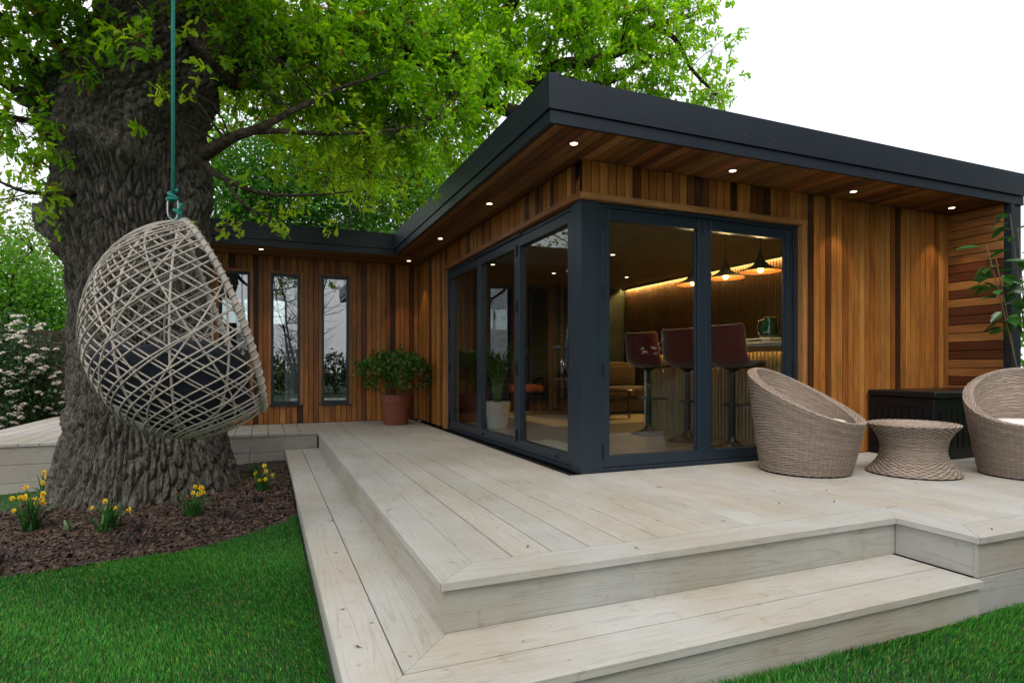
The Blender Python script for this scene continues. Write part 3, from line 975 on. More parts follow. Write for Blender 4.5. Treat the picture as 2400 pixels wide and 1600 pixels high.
# wing room shell
mk('floor', MB().box((-4.1, WY + 0.121, -0.05), (0.019, 8.5, 0.005)), simple('wing_floor', (0.10, 0.075, 0.055), 0.4), room)
mk('ceiling', MB().box((-4.11, WY + 0.121, 2.36), (0.019, 8.5, 2.42)), M_CEIL, room)
M_BRICK = None
m, n, l, out = new_mat('painted_brick')
p = N(n, 'ShaderNodeBsdfPrincipled', Roughness=0.8)
tc = N(n, 'ShaderNodeTexCoord'); mp = N(n, 'ShaderNodeMapping'); mp.inputs['Rotation'].default_value = (math.pi / 2, 0, 0)
l.new(tc.outputs['Object'], mp.inputs['Vector'])
bk = N(n, 'ShaderNodeTexBrick', Scale=4.6); bk.inputs['Color1'].default_value = (0.11, 0.075, 0.055, 1); bk.inputs['Color2'].default_value = (0.16, 0.11, 0.08, 1); bk.inputs['Mortar'].default_value = (0.05, 0.042, 0.036, 1)
l.new(mp.outputs[0], bk.inputs['Vector']); l.new(bk.outputs['Color'], p.inputs['Base Color'])
l.new(p.outputs[0], out.inputs[0])
M_BRICK = m
mk('inner_wall', MB().box((-4.1, 8.5, 0), (-3.1, 8.6, 2.4)).box((-1.75, 8.5, 0), (0.1, 8.6, 2.4)).box((-3.1, 8.5, 0), (-1.75, 8.6, 1.62)).box((-3.1, 8.5, 2.16), (-1.75, 8.6, 2.4)), M_BRICK, room)
rw = mk('window', MB().box((-3.1, 8.49, 1.62), (-3.06, 8.56, 2.16)).box((-1.79, 8.49, 1.62), (-1.75, 8.56, 2.16)).box((-2.45, 8.49, 1.66), (-2.41, 8.56, 2.12)).box((-3.06, 8.49, 1.62), (-1.79, 8.56, 1.66)).box((-3.06, 8.49, 2.12), (-1.79, 8.56, 2.16)), M_FRAME, room)
mk('pane', MB().box((-3.06, 8.52, 1.66), (-1.79, 8.524, 2.12)), M_GLASS, rw)
mk('inner_wall', MB().box((0.0, WY + 0.12, 0), (0.02, 8.5, 2.4)).box((-4.118, WY + 0.121, 0), (-4.1, 8.5, 2.4)), M_PLASTER, room)
downlight(room, -2.75, 5.9, 2.3595, 12, simple('white_ring_b', (0.7, 0.68, 0.62), 0.5), 0.04)
downlight(room, -1.35, 5.9, 2.3595, 12, simple('white_ring_c', (0.7, 0.68, 0.62), 0.5), 0.04)

# ================================================================ things inside the room
# bar counter, front faces -x
M_WHITE = simple('white_laminate', (0.62, 0.60, 0.57), 0.35)
M_WORKTOP = simple('pale_worktop', (0.45, 0.44, 0.42), 0.35, noise=0.08, nscale=40)
bar = thing('bar_counter', 'slatted oak bar counter with pale worktop behind the bifold doors', 'bar counter', (2.75, 1.5, 0))
bb = mk('carcass', MB().box((2.512, 0.22, 0.006), (3.05, 2.66, 1.0)), M_BLACK, bar)
mk('end_panel', MB().box((2.47, 2.661, 0.006), (3.10, 2.70, 1.02)), M_WHITE, bar)
mk('worktop', MB().rbox((2.30, 0.20, 1.022), (3.12, 2.72, 1.062), 0.006, 2), M_WORKTOP, bar)
mk('trim', MB().box((2.31, 0.22, 1.008), (3.10, 2.70, 1.021)), M_OAKSLAT, bar, color=(0.30, 0.15, 0.06))
y = 0.245
while y < 2.65:
    board(bb, (2.500, y, 0.50), (0, 0, 1), (0, -1, 0), 0.985, 0.036, 0.022, M_OAKSLAT, tuple(v * random.uniform(0.85, 1.1) for v in (0.36, 0.265, 0.165)), 'slat', ch=0.001)
    y += 0.052
mk('led_strip', MB().box((2.445, 0.25, 0.999), (2.452, 2.64, 1.006)), simple('bar_led', (1, .6, .2), 1, emit=(1.0, 0.6, 0.2), estr=24), bar)
mk('worktop_lip', MB().box((2.302, 0.22, 0.968), (2.312, 2.70, 1.0075)), M_OAKSLAT, bar, color=(0.30, 0.15, 0.06))  # lip added to keep the glowing strip out of view

# bar stools
M_VELVET = simple('rust_velvet', (0.12, 0.014, 0.010), 0.75, spec=0.2, noise=0.25, nscale=30, sheen=0.6, bump=0.1, bscale=200)
M_STOOLMETAL = simple('black_metal', (0.010, 0.010, 0.011), 0.42, 0.0, 0.5)


def shell_mb():
    """stool shell: seat curving up into the back; local +x is forward"""
    prof = [(0.24, -0.030), (0.235, 0.0), (0.17, 0.012), (0.05, 0.0), (-0.07, -0.004), (-0.135, 0.018), (-0.175, 0.07), (-0.195, 0.15), (-0.218, 0.26), (-0.240, 0.365), (-0.246, 0.385)]
    mb = MB(); nu = 12
    V, F = [], []
    for lay in (0, 1):
        for i, (x, z) in enumerate(prof):
            t0 = prof[max(i - 1, 0)]; t1 = prof[min(i + 1, len(prof) - 1)]
            tx, tz = t1[0] - t0[0], t1[1] - t0[1]; ln = math.hypot(tx, tz)
            nx_, nz_ = tz / ln, -tx / ln
            s = i / (len(prof) - 1)
            wv = 0.235 * (1 - 0.10 * s) * (0.90 if i in (0,) else 1) * (0.88 if i == len(prof) - 1 else 1)
            for k in range(nu + 1):
                u = -1 + 2 * k / nu
                y_ = wv * u
                curl = 0.045 * abs(u) ** 2.6
                th_ = 0.028 * (1 - 0.75 * abs(u) ** 4)
                o = curl - (th_ if lay else 0)
                V.append((x + nx_ * o, y_, z + nz_ * o))
    m_, w_ = len(prof), nu + 1
    for lay in (0, 1):
        for i in range(m_ - 1):
            for k in range(nu):
                a = lay * m_ * w_ + i * w_ + k
                f = (a, a + 1, a + w_ + 1, a + w_)
                F.append(f if lay else f[::-1])
    def edge(idx):
        for a, b in zip(idx[:-1], idx[1:]):
            F.append((a, b, b + m_ * w_, a + m_ * w_))
    edge([k for k in range(w_)]); edge([(m_ - 1) * w_ + k for k in range(w_)][::-1])
    edge([i * w_ for i in range(m_)][::-1]); edge([i * w_ + w_ - 1 for i in range(m_)])
    return mb.add(V, F)


SP = [('rust velvet bar stool farthest along the counter, next to the white end panel', 2.03, 0.06), ('rust velvet bar stool in the middle, partly hidden by the door stile', 1.31, 0.0), ('rust velvet bar stool nearest the wicker armchair, widest in view', 0.63, -0.05)]
for lab, y, rz in SP:
    st = thing('bar_stool', lab, 'bar stool', (2.06, y, FZ), rz + 0.42, 'bar stools')
    M = WM[st.name]
    o = mk('seat', shell_mb, M_VELVET, st, M @ Matrix.Translation((0, 0, 0.835)), smooth=True, key='stoolshell')
    mk('base', lambda: MB().lathe([(0.215, 0.0), (0.215, 0.008), (0.19, 0.016), (0.12, 0.035), (0.06, 0.065), (0.038, 0.10), (0.034, 0.12)], 32), M_STOOLMETAL, st, M, smooth=True, key='stoolbase')
    mk('column', lambda: MB().lathe([(0.032, 0.10), (0.032, 0.44), (0.026, 0.441), (0.026, 0.76), (0.05, 0.78), (0.085, 0.80), (0.10, 0.815)], 20), M_STOOLMETAL, st, M, smooth=False, key='stoolcol')
    mk('footrest', lambda: MB().tube([(0.03, -0.02, 0.43), (0.10, -0.14, 0.43), (0.20, -0.16, 0.43), (0.26, -0.10, 0.43), (0.26, 0.10, 0.43), (0.20, 0.16, 0.43), (0.10, 0.14, 0.43), (0.03, 0.02, 0.43)], 0.010, 8).tube([(0.03, -0.02, 0.43), (0.0, 0.0, 0.43), (0.03, 0.02, 0.43)], 0.010, 8), M_STOOLMETAL, st, M, smooth=True, key='stoolfoot')

# pendants
M_SHADE = simple('grey_shade', (0.36, 0.31, 0.26), 0.6)
M_COPPER = simple('copper_inside', (0.62, 0.25, 0.08), 0.35, 0.6)
for lab, y in (('pendant lamp nearest the door, its whole glowing bulb in view', 0.66), ('pendant lamp in the middle of the three over the bar', 1.16), ('pendant lamp half hidden behind the door stile', 1.70)):
    pd = thing('pendant_lamp', lab, 'pendant lamp', (2.46, y, 1.80), 0, 'pendant lamps over the bar')
    M = WM[pd.name] @ Matrix.Diagonal((0.82, 0.82, 1.0, 1.0))
    mk('shade', lambda: MB().lathe([(0.012, 0.225), (0.018, 0.20), (0.032, 0.15), (0.06, 0.10), (0.11, 0.055), (0.18, 0.025), (0.245, 0.008), (0.25, 0.0), (0.246, -0.001)], 40), M_SHADE, pd, M, smooth=True, key='shade')
    MESH['shade'].polygons[-1].use_smooth = False
    mk('shade_lining', lambda: MB().lathe([(0.244, -0.0015), (0.236, 0.004), (0.17, 0.020), (0.10, 0.048), (0.04, 0.075)], 40), M_COPPER, pd, M, key='lining')
    mk('bulb', lambda: MB().lathe([(0.004, -0.012), (0.022, -0.006), (0.034, 0.012), (0.034, 0.026), (0.022, 0.045), (0.014, 0.07)], 16), M_BULB, pd, M, smooth=True, key='bulb')
    mk('cord', MB().tube([(0, 0, 0.22), (0, 0, 0.549)], 0.003, 6), M_BLACK, pd, M, key='cord')
    ld = bpy.data.lights.new('bulb_light', 'POINT'); ld.energy = 9; ld.color = (1, 0.66, 0.3); ld.shadow_soft_size = 0.03
    reg(bpy.data.objects.new('bulb_light', ld), pd, M @ Matrix.Translation((0, 0, -0.05)))
# the shade must be open underneath: drop the lathe's lower cap
for key in ('shade', 'lining'):
    me = MESH[key]
    import bmesh
    bm = bmesh.new(); bm.from_mesh(me)
    big = [f for f in bm.faces if len(f.verts) > 6]
    bmesh.ops.delete(bm, geom=big, context='FACES')
    bm.to_mesh(me); bm.free()

# kettle and tray on the worktop
M_GREENGLASS = simple('green_glass', (0.01, 0.06, 0.04), 0.08, 0.0, 0.8, coat=1.0)
tr = mk('serving_tray', MB().rbox((2.42, 0.50, 1.064), (2.82, 0.95, 1.115), 0.012, 2), M_WHITE)
tag(tr, 'white handled tray standing on the bar worktop', 'tray')
mk('handle_slot', MB().box((2.415, 0.60, 1.088), (2.4195, 0.78, 1.100)), M_BLACK, tr)
kt = thing('glass_jug', 'dark green glass jug on the white tray', 'jug', (2.60, 0.68, 1.115))
mk('body', MB().lathe([(0.085, 0), (0.092, 0.01), (0.088, 0.08), (0.066, 0.16), (0.056, 0.20), (0.058, 0.215)], 28), M_GREENGLASS, kt, WM[kt.name], smooth=True)
mk('rim', MB().lathe([(0.05, 0.212), (0.060, 0.214), (0.060, 0.222), (0.05, 0.224)], 28), simple('brass_rim', (0.5, 0.33, 0.1), 0.3, 1.0), kt, WM[kt.name])
mk('handle', MB().tube([(-0.02, 0.055, 0.20), (-0.02, 0.12, 0.19), (-0.02, 0.145, 0.12), (-0.02, 0.12, 0.05), (-0.02, 0.082, 0.04)], 0.008, 8), M_GREENGLASS, kt, WM[kt.name], smooth=True)
df = thing('reed_diffuser', 'small reed diffuser on the dark wall shelf at the bar end', 'diffuser', (3.2, 0.55, 1.42))
mk('bottle', MB().lathe([(0.03, 0), (0.032, 0.05), (0.02, 0.07), (0.015, 0.09)], 16), simple('amber', (0.25, 0.10, 0.03), 0.2), df, WM[df.name])
for k in range(5):
    mk('reed', MB().tube([(0, 0, 0.05), (0.012 * (k - 2), 0.018 * (k - 2), 0.22)], 0.0025, 5), simple('reed%d' % k, (0.35, 0.22, 0.1), 0.8), df, WM[df.name])
shf = mk('wall_shelf', MB().box((3.05, 0.121, 1.385), (3.5, 0.75, 1.42)), M_BROWNWALL)
tag(shf, 'dark wooden wall shelf at the end of the bar', 'shelf')

# rug, mat, coffee table, sofa, armchair
M_RUG = simple('cream_rug', (0.50, 0.40, 0.26), 0.95, noise=0.12, nscale=60, bump=0.5, bscale=200)
rug = mk('rug', MB().rbox((1.36, 3.25, 0.0065), (3.75, 5.85, 0.022), 0.007, 2), M_RUG)
tag(rug, 'cream woven rug on the wood floor in front of the sofa', 'rug')
mat_ = mk('door_mat', MB().rbox((0.16, 0.35, 0.0065), (0.71, 1.87, 0.018), 0.005, 2), simple('grey_mat', (0.36, 0.36, 0.35), 0.95, noise=0.25, nscale=150, bump=0.5, bscale=300))
tag(mat_, 'pale grey door mat just inside the glass doors', 'mat')
ct = thing('coffee_table', 'dark coffee table with metal legs standing on the cream rug', 'coffee table', (2.65, 4.35, 0.022))
mk('table_top', MB().rbox((2.25, 3.70, 0.44), (2.98, 5.25, 0.47), 0.01, 2), simple('dark_gloss_top', (0.05, 0.022, 0.012), 0.12, coat=0.6), ct)
for x, y in ((2.30, 3.75), (2.93, 3.75), (2.30, 5.2), (2.93, 5.2)):
    mk('leg', MB().box((x - .015, y - .015, 0.036), (x + .015, y + .015, 0.44)), M_STEEL, ct)
for yy0 in (3.737, 5.187): mk('frame_rail', MB().box((2.315, yy0, 0.0225), (2.915, yy0 + 0.026, 0.0355)), M_STEEL, ct)
mk('shelf', MB().box((2.30, 3.80, 0.30), (2.93, 5.15, 0.31)), M_DARKWALL, ct)
bw = mk('candle_holder', MB().lathe([(0.05, 0), (0.052, 0.06), (0.048, 0.065)], 18), simple('copper_pot', (0.55, 0.27, 0.15), 0.25, 0.9), None, Matrix.Translation((2.5, 4.5, 0.471)))
tag(bw, 'small copper candle holder on the coffee table', 'candle holder')
M_SOFA = simple('brown_sofa_fabric', (0.095, 0.055, 0.030), 0.9, noise=0.15, nscale=30, sheen=0.3, bump=0.2, bscale=200)
so = thing('sofa', 'brown upholstered sofa against the dark wall behind the bar', 'sofa', (3.55, 5.2, 0))
mk('base', MB().rbox((2.85, 4.55, 0.06), (4.2, 5.9, 0.30), 0.05, 3), M_SOFA, so, smooth=True)
for a, b in ((2.9, 3.53), (3.54, 4.17)):
    mk('seat_cushion', MB().rbox((a, 4.45, 0.30), (b, 5.55, 0.47), 0.06, 3, 0.02), M_SOFA, so, smooth=True)
    mk('back_cushion', MB().rbox((a, 5.38, 0.46), (b, 5.68, 0.88), 0.08, 3, 0.04), M_SOFA, so, smooth=True)
mk('backrest', MB().rbox((2.85, 5.66, 0.28), (4.2, 5.95, 0.82), 0.07, 3), M_SOFA, so, smooth=True)
mk('arm', MB().rbox((2.66, 4.5, 0.06), (2.88, 5.95, 0.62), 0.07, 3), M_SOFA, so, smooth=True)
for lab, col, loc, rz, s in (('mustard scatter cushion leaning on the sofa', (0.34, 0.19, 0.065), (3.10, 5.22, 0.68), 0.3, 0.40), ('orange scatter cushion behind the mustard one on the sofa', (0.45, 0.15, 0.035), (2.98, 5.40, 0.78), -0.2, 0.38)):
    cu = mk('scatter_cushion', MB().rbox((-s / 2, -0.05, -s / 2), (s / 2, 0.05, s / 2), 0.045, 3, 0.05), simple('cushion_' + lab[:6], col, 0.9, bump=0.3, bscale=150), None, Matrix.Translation(loc) @ Matrix.Rotation(rz, 4, 'Z') @ Matrix.Rotation(-0.35, 4, 'X'), smooth=True)
    tag(cu, lab, 'cushion')
ac = thing('armchair', 'low wooden armchair with patterned orange seat near the back wall', 'armchair', (2.05, 6.15, 0))
mk('seat', MB().rbox((1.75, 5.75, 0.36), (2.45, 6.4, 0.50), 0.05, 3, 0.02), simple('orange_weave', (0.36, 0.11, 0.03), 0.9, noise=0.5, nscale=25), ac, smooth=True)
mk('backrest', MB().rbox((1.75, 6.38, 0.36), (2.45, 6.52, 0.95), 0.05, 3), simple('dark_throw', (0.03, 0.026, 0.024), 0.95, bump=0.4), ac, smooth=True)
for x, y in ((1.72, 5.76), (2.44, 5.76), (1.72, 6.46), (2.44, 6.46)):
    mk('leg', MB().box((x, y, 0.007), (x + 0.04, y + 0.05, 0.60)), M_BROWNWALL, ac)
for x in (1.70, 2.42):
    mk('arm', MB().rbox((x, 5.72, 0.60), (x + 0.08, 6.50, 0.635), 0.01, 2), M_BROWNWALL, ac)
cab = mk('sideboard', MB().rbox((0.3, 6.75, 0.06), (1.6, 7.18, 0.75), 0.01, 2), M_BROWNWALL)
tag(cab, 'dark wooden sideboard against the back wall of the room', 'sideboard')
for x in (0.35, 1.5): mk('leg', MB().box((x, 6.8, 0.0), (x + 0.05, 7.1, 0.06)), M_BLACK, cab)

# palm in white ribbed pot
pot = thing('potted_palm', 'leafy palm in a ribbed white pot behind the glass door', 'potted plant', (0.64, 3.45, FZ))
Mp = WM[pot.name]
prof = [(0.125, 0.0)]
for i in range(6):
    r0 = 0.130 + i * 0.0085
    prof += [(r0, 0.004 + i * 0.058), (r0 + 0.007, 0.054 + i * 0.058), (r0 + 0.003, 0.057 + i * 0.058)]
prof += [(0.170, 0.352), (0.165, 0.335), (0.155, 0.30)]
mk('pot', MB().lathe(prof, 36), simple('white_ceramic', (0.62, 0.62, 0.62), 0.3), pot, Mp)
mk('soil', MB().lathe([(0.156, 0.30), (0.155, 0.302)], 24), M_MULCH, pot, Mp)
M_PALM = leaf_mat('palm_leaf', 0.3, 0.4, (1.3, 1.5, 0.7), 0.4)
for k in range(15):
    az = RS.uniform(0, 2 * math.pi); reach = RS.uniform(0.25, 0.62); hh = RS.uniform(0.75, 1.15)
    tq = np.linspace(0, 1, 14)
    px = np.cos(az) * (0.05 + reach * tq ** 2.2); py = np.sin(az) * (0.05 + reach * tq ** 2.2)
    pz = 0.30 + hh * tq - (0.55 * reach) * tq ** 3.2
    path = np.stack([px, py, pz], 1)
    fr_ = mk('frond', MB().tube(path, list(np.linspace(0.008, 0.0015, 14)), 5), simple('palm_stem%d' % k, (0.12, 0.17, 0.03), 0.5), pot, Mp, smooth=True)
    PP, DD, NN, SS = [], [], [], []
    for q in np.linspace(0.42, 1.0, 24):
        i = min(int(q * 13), 12); fr2 = q * 13 - i
        pos = path[i] * (1 - fr2) + path[i + 1] * fr2
        tg = path[i + 1] - path[i]; tg /= np.linalg.norm(tg)
        sd = np.cross(tg, (0, 0, 1)); sd /= np.linalg.norm(sd) + 1e-9
        for s in (-1, 1):
            d = sd * s + tg * 0.9 + np.array((0, 0, -0.15)) + RS.normal(0, 0.08, 3)
            PP.append(pos); DD.append(d); NN.append(np.array((0, 0, 1.0)) + RS.normal(0, .2, 3)); SS.append(0.22 * (1 - 0.55 * abs(q - 0.62) / 0.4) * RS.uniform(0.85, 1.1))
    tv = np.array([(0, -.02, 0), (0.35, -.05, .03), (.75, -.035, 0), (1, 0, -.12), (.75, .035, 0), (.35, .05, .03), (0, .02, 0)])
    tf = [(0, 1, 5, 6), (1, 2, 4, 5), (2, 3, 4, 4)]
    tf3 = [(0, 1, 5), (0, 5, 6), (1, 2, 4), (1, 4, 5), (2, 3, 4)]
    V, F = scatter(tv, tf3, np.array(PP), frames(np.array(DD), np.array(NN)), np.array(SS))
    cc = np.array((0.05, 0.13, 0.015)) * RS.uniform(0.6, 1.4, (len(PP), 1)) + np.array((0.03, 0.02, 0)) * RS.rand(len(PP), 1)
    np_mesh('leaflets', V, F, M_PALM, fr_, np.repeat(cc, 7, axis=0), M=Mp)

# things seen through the wing windows
dk = thing('desk', 'pale work desk seen through the narrow windows', 'desk', (-1.6, 6.6, 0))
mk('desk_top', MB().box((-2.6, 6.3, 0.72), (-0.7, 7.0, 0.75)), M_WHITE, dk)
for x in (-2.58, -0.76): mk('leg', MB().box((x, 6.34, 0.006), (x + .05, 6.96, 0.72)), M_WHITE, dk)
oc = thing('office_chair', 'dark office chair seen low behind the window beside the potted shrub', 'chair', (-1.0, 6.1, 0))
mk('seat', MB().rbox((-1.25, 5.9, 0.42), (-0.8, 6.35, 0.50), 0.03, 2), simple('navy_fabric', (0.02, 0.03, 0.07), 0.9), oc, smooth=True)
mk('backrest', MB().rbox((-1.25, 5.82, 0.52), (-0.8, 5.9, 0.95), 0.03, 2), M_BLACK, oc, smooth=True)
mk('pedestal', MB().lathe([(0.22, 0.006), (0.22, 0.03), (0.03, 0.06), (0.03, 0.42)], 20, (-1.02, 6.12, 0)), M_BLACK, oc)
cn = mk('curtain_panel', MB().rbox((-1.97, 5.45, 0.05), (-1.72, 5.50, 2.3), 0.02, 2), simple('white_curtain', (0.6, 0.6, 0.62), 0.8))
tag(cn, 'white upright blind edge seen inside the window between trunk and shrub', 'blind')

# ================================================================ on the deck
# key bunch in the door
ky = thing('key_bunch', 'small bunch of silver keys hanging from the door lock', 'keys', (-0.01, 0.255, 0.88))
mk('key', MB().box((-0.040, 0.250, 0.868), (-0.006, 0.260, 0.890)), M_CHROME, ky)
mk('ring', MB().tube([(-0.035 + 0.012 * math.cos(a), 0.255, 0.853 + 0.016 * math.sin(a)) for a in np.linspace(0, 2 * math.pi, 13)[:-1]], 0.002, 6, closed=True), M_CHROME, ky)
for dy in (-0.012, 0.0, 0.012):
    mk('key', MB().box((-0.037, 0.253 + dy, 0.775), (-0.033, 0.262 + dy, 0.815)).box((-0.037, 0.247 + dy, 0.815), (-0.033, 0.267 + dy, 0.838)), M_CHROME, ky)

# wicker weave: real relief from rows of strands over upright stakes
M_WICKER = leaf_mat('wicker', 0.0, 0.55, spec=0.35)


M_GAPSHADE = simple('wicker_gap_shade', (0.075, 0.055, 0.042), 0.9)  # dark sheet standing in for the shade inside the weave's gaps


def weave_surface(fn, rows, stakes, amp, mat, name, parent, M, cA=(0.285, 0.226, 0.180), ss=4):
    """separate strand rows weaving over upright stakes, with open joints; fn(u around, v up) -> point, normal"""
    nu = stakes * ss
    u = np.arange(nu) / nu
    cross = np.array((0.07, 0.24, 0.5, 0.76, 0.93)); hp = np.array((0.0, 0.75, 1.0, 0.75, 0.0))
    nc_ = len(cross)
    Vs, Fs, Cs = [], [], []
    for r in range(rows):
        Uu, Cc = np.meshgrid(u, (r + cross) / rows, indexing='ij')
        P, Nn = fn(Uu, Cc)
        wave = np.cos(np.pi * stakes * Uu + np.pi * r)
        h = amp * (1.15 * wave + 0.9 * hp[None, :])
        P = P + Nn * h[..., None]
        base_ = r * nu * nc_
        ii, jj = np.meshgrid(np.arange(nu), np.arange(nc_ - 1), indexing='ij')
        a = (base_ + ii * nc_ + jj).ravel(); b = (base_ + ((ii + 1) % nu) * nc_ + jj).ravel()
        Fs.append(np.stack([a, b, b + 1, a + 1], 1)); Vs.append(P.reshape(-1, 3))
        tone = RS.uniform(0.80, 1.16) * (1 + 0.10 * np.repeat(np.repeat(RS.normal(0, 1, stakes), ss)[:, None], nc_, 1))
        Cs.append(np.array(cA)[None] * tone.reshape(-1, 1))
    o = np_mesh(name, np.vstack(Vs), np.vstack(Fs), mat, parent, np.vstack(Cs), smooth=True, M=M)
    u2 = np.arange(64) / 64; v2 = np.linspace(0, 1, 25)
    Uu, Vv = np.meshgrid(u2, v2, indexing='ij')
    P, Nn = fn(Uu, Vv)
    V = (P - Nn * amp * 1.7).reshape(-1, 3)
    ii, jj = np.meshgrid(np.arange(64), np.arange(24), indexing='ij')
    a = (ii * 25 + jj).ravel(); b = (((ii + 1) % 64) * 25 + jj).ravel()
    li = np_mesh('gap_shade', V, np.stack([a, b, b + 1, a + 1], 1), M_GAPSHADE, o, smooth=True, M=M)
    tag(o, kind='stuff')
    return o


def num_normal(fn0):
    def fn(U_, V_):
        e = 1e-3
        P = fn0(U_, V_)
        du = fn0(U_ + e, V_) - fn0(U_ - e, V_); dv = fn0(U_, np.clip(V_ + e, 0, 1)) - fn0(U_, np.clip(V_ - e, 0, 1))
        n_ = np.cross(du, dv); n_ /= np.maximum(np.linalg.norm(n_, axis=-1, keepdims=True), 1e-9)
        return P, n_
    return fn


def rim_z(ca):                                    # ca = cos(angle) towards the chair's front
    s = (1 - ca) / 2
    return 0.385 + 0.40 * s ** 1.15


def chair_outer(U_, V_):
    t = 2 * math.pi * U_
    ca, sa = np.cos(t), np.sin(t)
    zr = rim_z(ca); z = V_ * zr
    s = z / 0.785
    rb = 0.355
    r = rb + (0.125) * (V_ ** 0.9) * (0.72 + 0.28 * (1 - ca) / 2)
    off = 0.015 * V_
    return np.stack([r * ca + off, r * sa * 0.98, z + 0.012], -1)


def chair_rim(U_, V_):                            # flat woven band over the top
    t = 2 * math.pi * U_
    ca, sa = np.cos(t), np.sin(t)
    zr = rim_z(ca) + 0.012
    r1 = 0.355 + 0.125 * (0.72 + 0.28 * (1 - ca) / 2)
    w = 0.075
    r = r1 - w * V_
    return np.stack([r * ca + 0.015, r * sa * 0.98, zr + 0.010 * np.sin(math.pi * V_) - 0.010 * V_ * ca], -1)


def chair_inner(U_, V_):
    t = 2 * math.pi * U_
    ca, sa = np.cos(t), np.sin(t)
    zr = rim_z(ca) + 0.012
    r1 = 0.355 + 0.125 * (0.72 + 0.28 * (1 - ca) / 2) - 0.075
    z0 = 0.27
    z = zr - 0.010 * ca + (z0 - zr) * V_
    r = r1 - 0.07 * V_ * (zr - z0) / 0.5
    return np.stack([r * ca + 0.015, r * sa * 0.98, z], -1)


def tub_chair(label, loc, rz):
    c = thing('wicker_armchair', label, 'wicker armchair', loc, rz, 'wicker tub chairs on the deck')
    M = WM[c.name] @ Matrix.Diagonal((0.91, 0.91, 1.0, 1.0))
    if 'tub' not in MESH:
        a = weave_surface(num_normal(chair_outer), 56, 66, 0.0030, M_WICKER, 'outer_shell', c, M)
        b = weave_surface(num_normal(chair_rim), 7, 90, 0.0024, M_WICKER, 'rim', c, M, cA=(0.33, 0.262, 0.210))
        d = weave_surface(num_normal(chair_inner), 42, 60, 0.0028, M_WICKER, 'inner_shell', c, M, cA=(0.32, 0.255, 0.205))
        MESH['tub'] = [(o.data, o.children[0].data) for o in (a, b, d)]
    else:
        for nm, (me, ml) in zip(('outer_shell', 'rim', 'inner_shell'), MESH['tub']):
            o = tag(reg(bpy.data.objects.new(nm, me), c, M), kind='stuff')
            reg(bpy.data.objects.new('gap_shade', ml), o, M)
    def cush():
        mb = MB(); mb.lathe([(0.02, 0.27), (0.30, 0.27), (0.335, 0.29), (0.348, 0.335), (0.338, 0.385), (0.30, 0.408), (0.15, 0.418), (0.02, 0.42)], 40); return mb
    mk('seat_cushion', cush, simple('cream_cushion', (0.80, 0.77, 0.71), 0.85, bump=0.15, bscale=30, noise=0.03) if 'tubcush' not in MESH else None, c, M, smooth=True, key='tubcush')
    mk('base_ring', lambda: MB().lathe([(0.34, 0.0), (0.352, 0.0), (0.352, 0.014), (0.33, 0.016)], 40), M_BLACK, c, M, key='tubbase')
    return c


ch1 = tub_chair('wicker armchair in front of the glass doors, its back to the bar stools', (1.69, -0.558, 0.0), math.radians(-70))
ch2 = tub_chair('wicker armchair cut off by the right edge of the picture, beside the wicker table', (3.10, -1.36, 0.0), math.radians(-146))


def table_side(U_, V_):
    t = 2 * math.pi * U_
    q = 2 * V_ - 1
    r = 0.245 + 0.105 * np.abs(q) ** 2.1 + 0.012 * (q < 0) * q ** 2
    return np.stack([r * np.cos(t), r * np.sin(t), 0.012 + 0.365 * V_], -1)


def table_top(U_, V_):
    t = 2 * math.pi * U_
    r = 0.353 - 0.34 * V_
    return np.stack([r * np.cos(t), r * np.sin(t), 0.380 + 0.010 * np.minimum(V_ * 12, 1)], -1)


tb = thing('wicker_table', 'round hourglass wicker side table between the two wicker armchairs', 'wicker table', (2.375, -0.952, 0))
Mt = WM[tb.name] @ Matrix.Diagonal((0.88, 0.88, 1.0, 1.0))
weave_surface(num_normal(table_side), 34, 54, 0.0030, M_WICKER, 'table_base', tb, Mt)
weave_surface(num_normal(table_top), 26, 54, 0.0022, M_WICKER, 'table_top', tb, Mt, cA=(0.33, 0.265, 0.214))
mk('foot_ring', MB().lathe([(0.33, 0.0), (0.350, 0.0), (0.355, 0.012), (0.33, 0.014)], 40), M_BLACK, tb, Mt)

# storage box
sb = thing('storage_box', 'black plastic storage box in the corner by the cedar wall', 'storage box', (3.6, -0.35, 0))
mk('body', MB().rbox((3.13, -0.64, 0.0), (4.34, -0.03, 0.545), 0.012, 2), M_BLACK, sb)
mk('lid', MB().rbox((3.112, -0.665, 0.547), (4.352, -0.025, 0.605), 0.018, 3, 0.0), M_BLACK, sb, smooth=False)
for i in range(9):
    mk('panel_rib', MB().box((3.122, -0.60 + i * 0.062, 0.10), (3.131, -0.60 + i * 0.062 + 0.05, 0.44)), M_BLACK, sb)
for i in range(14):
    mk('panel_rib', MB().box((3.20 + i * 0.08, -0.648, 0.10), (3.20 + i * 0.08 + 0.066, -0.639, 0.44)), M_BLACK, sb)
mk('handle_recess', MB().box((3.118, -0.52, 0.47), (3.131, -0.15, 0.50)), M_BLACK, sb)

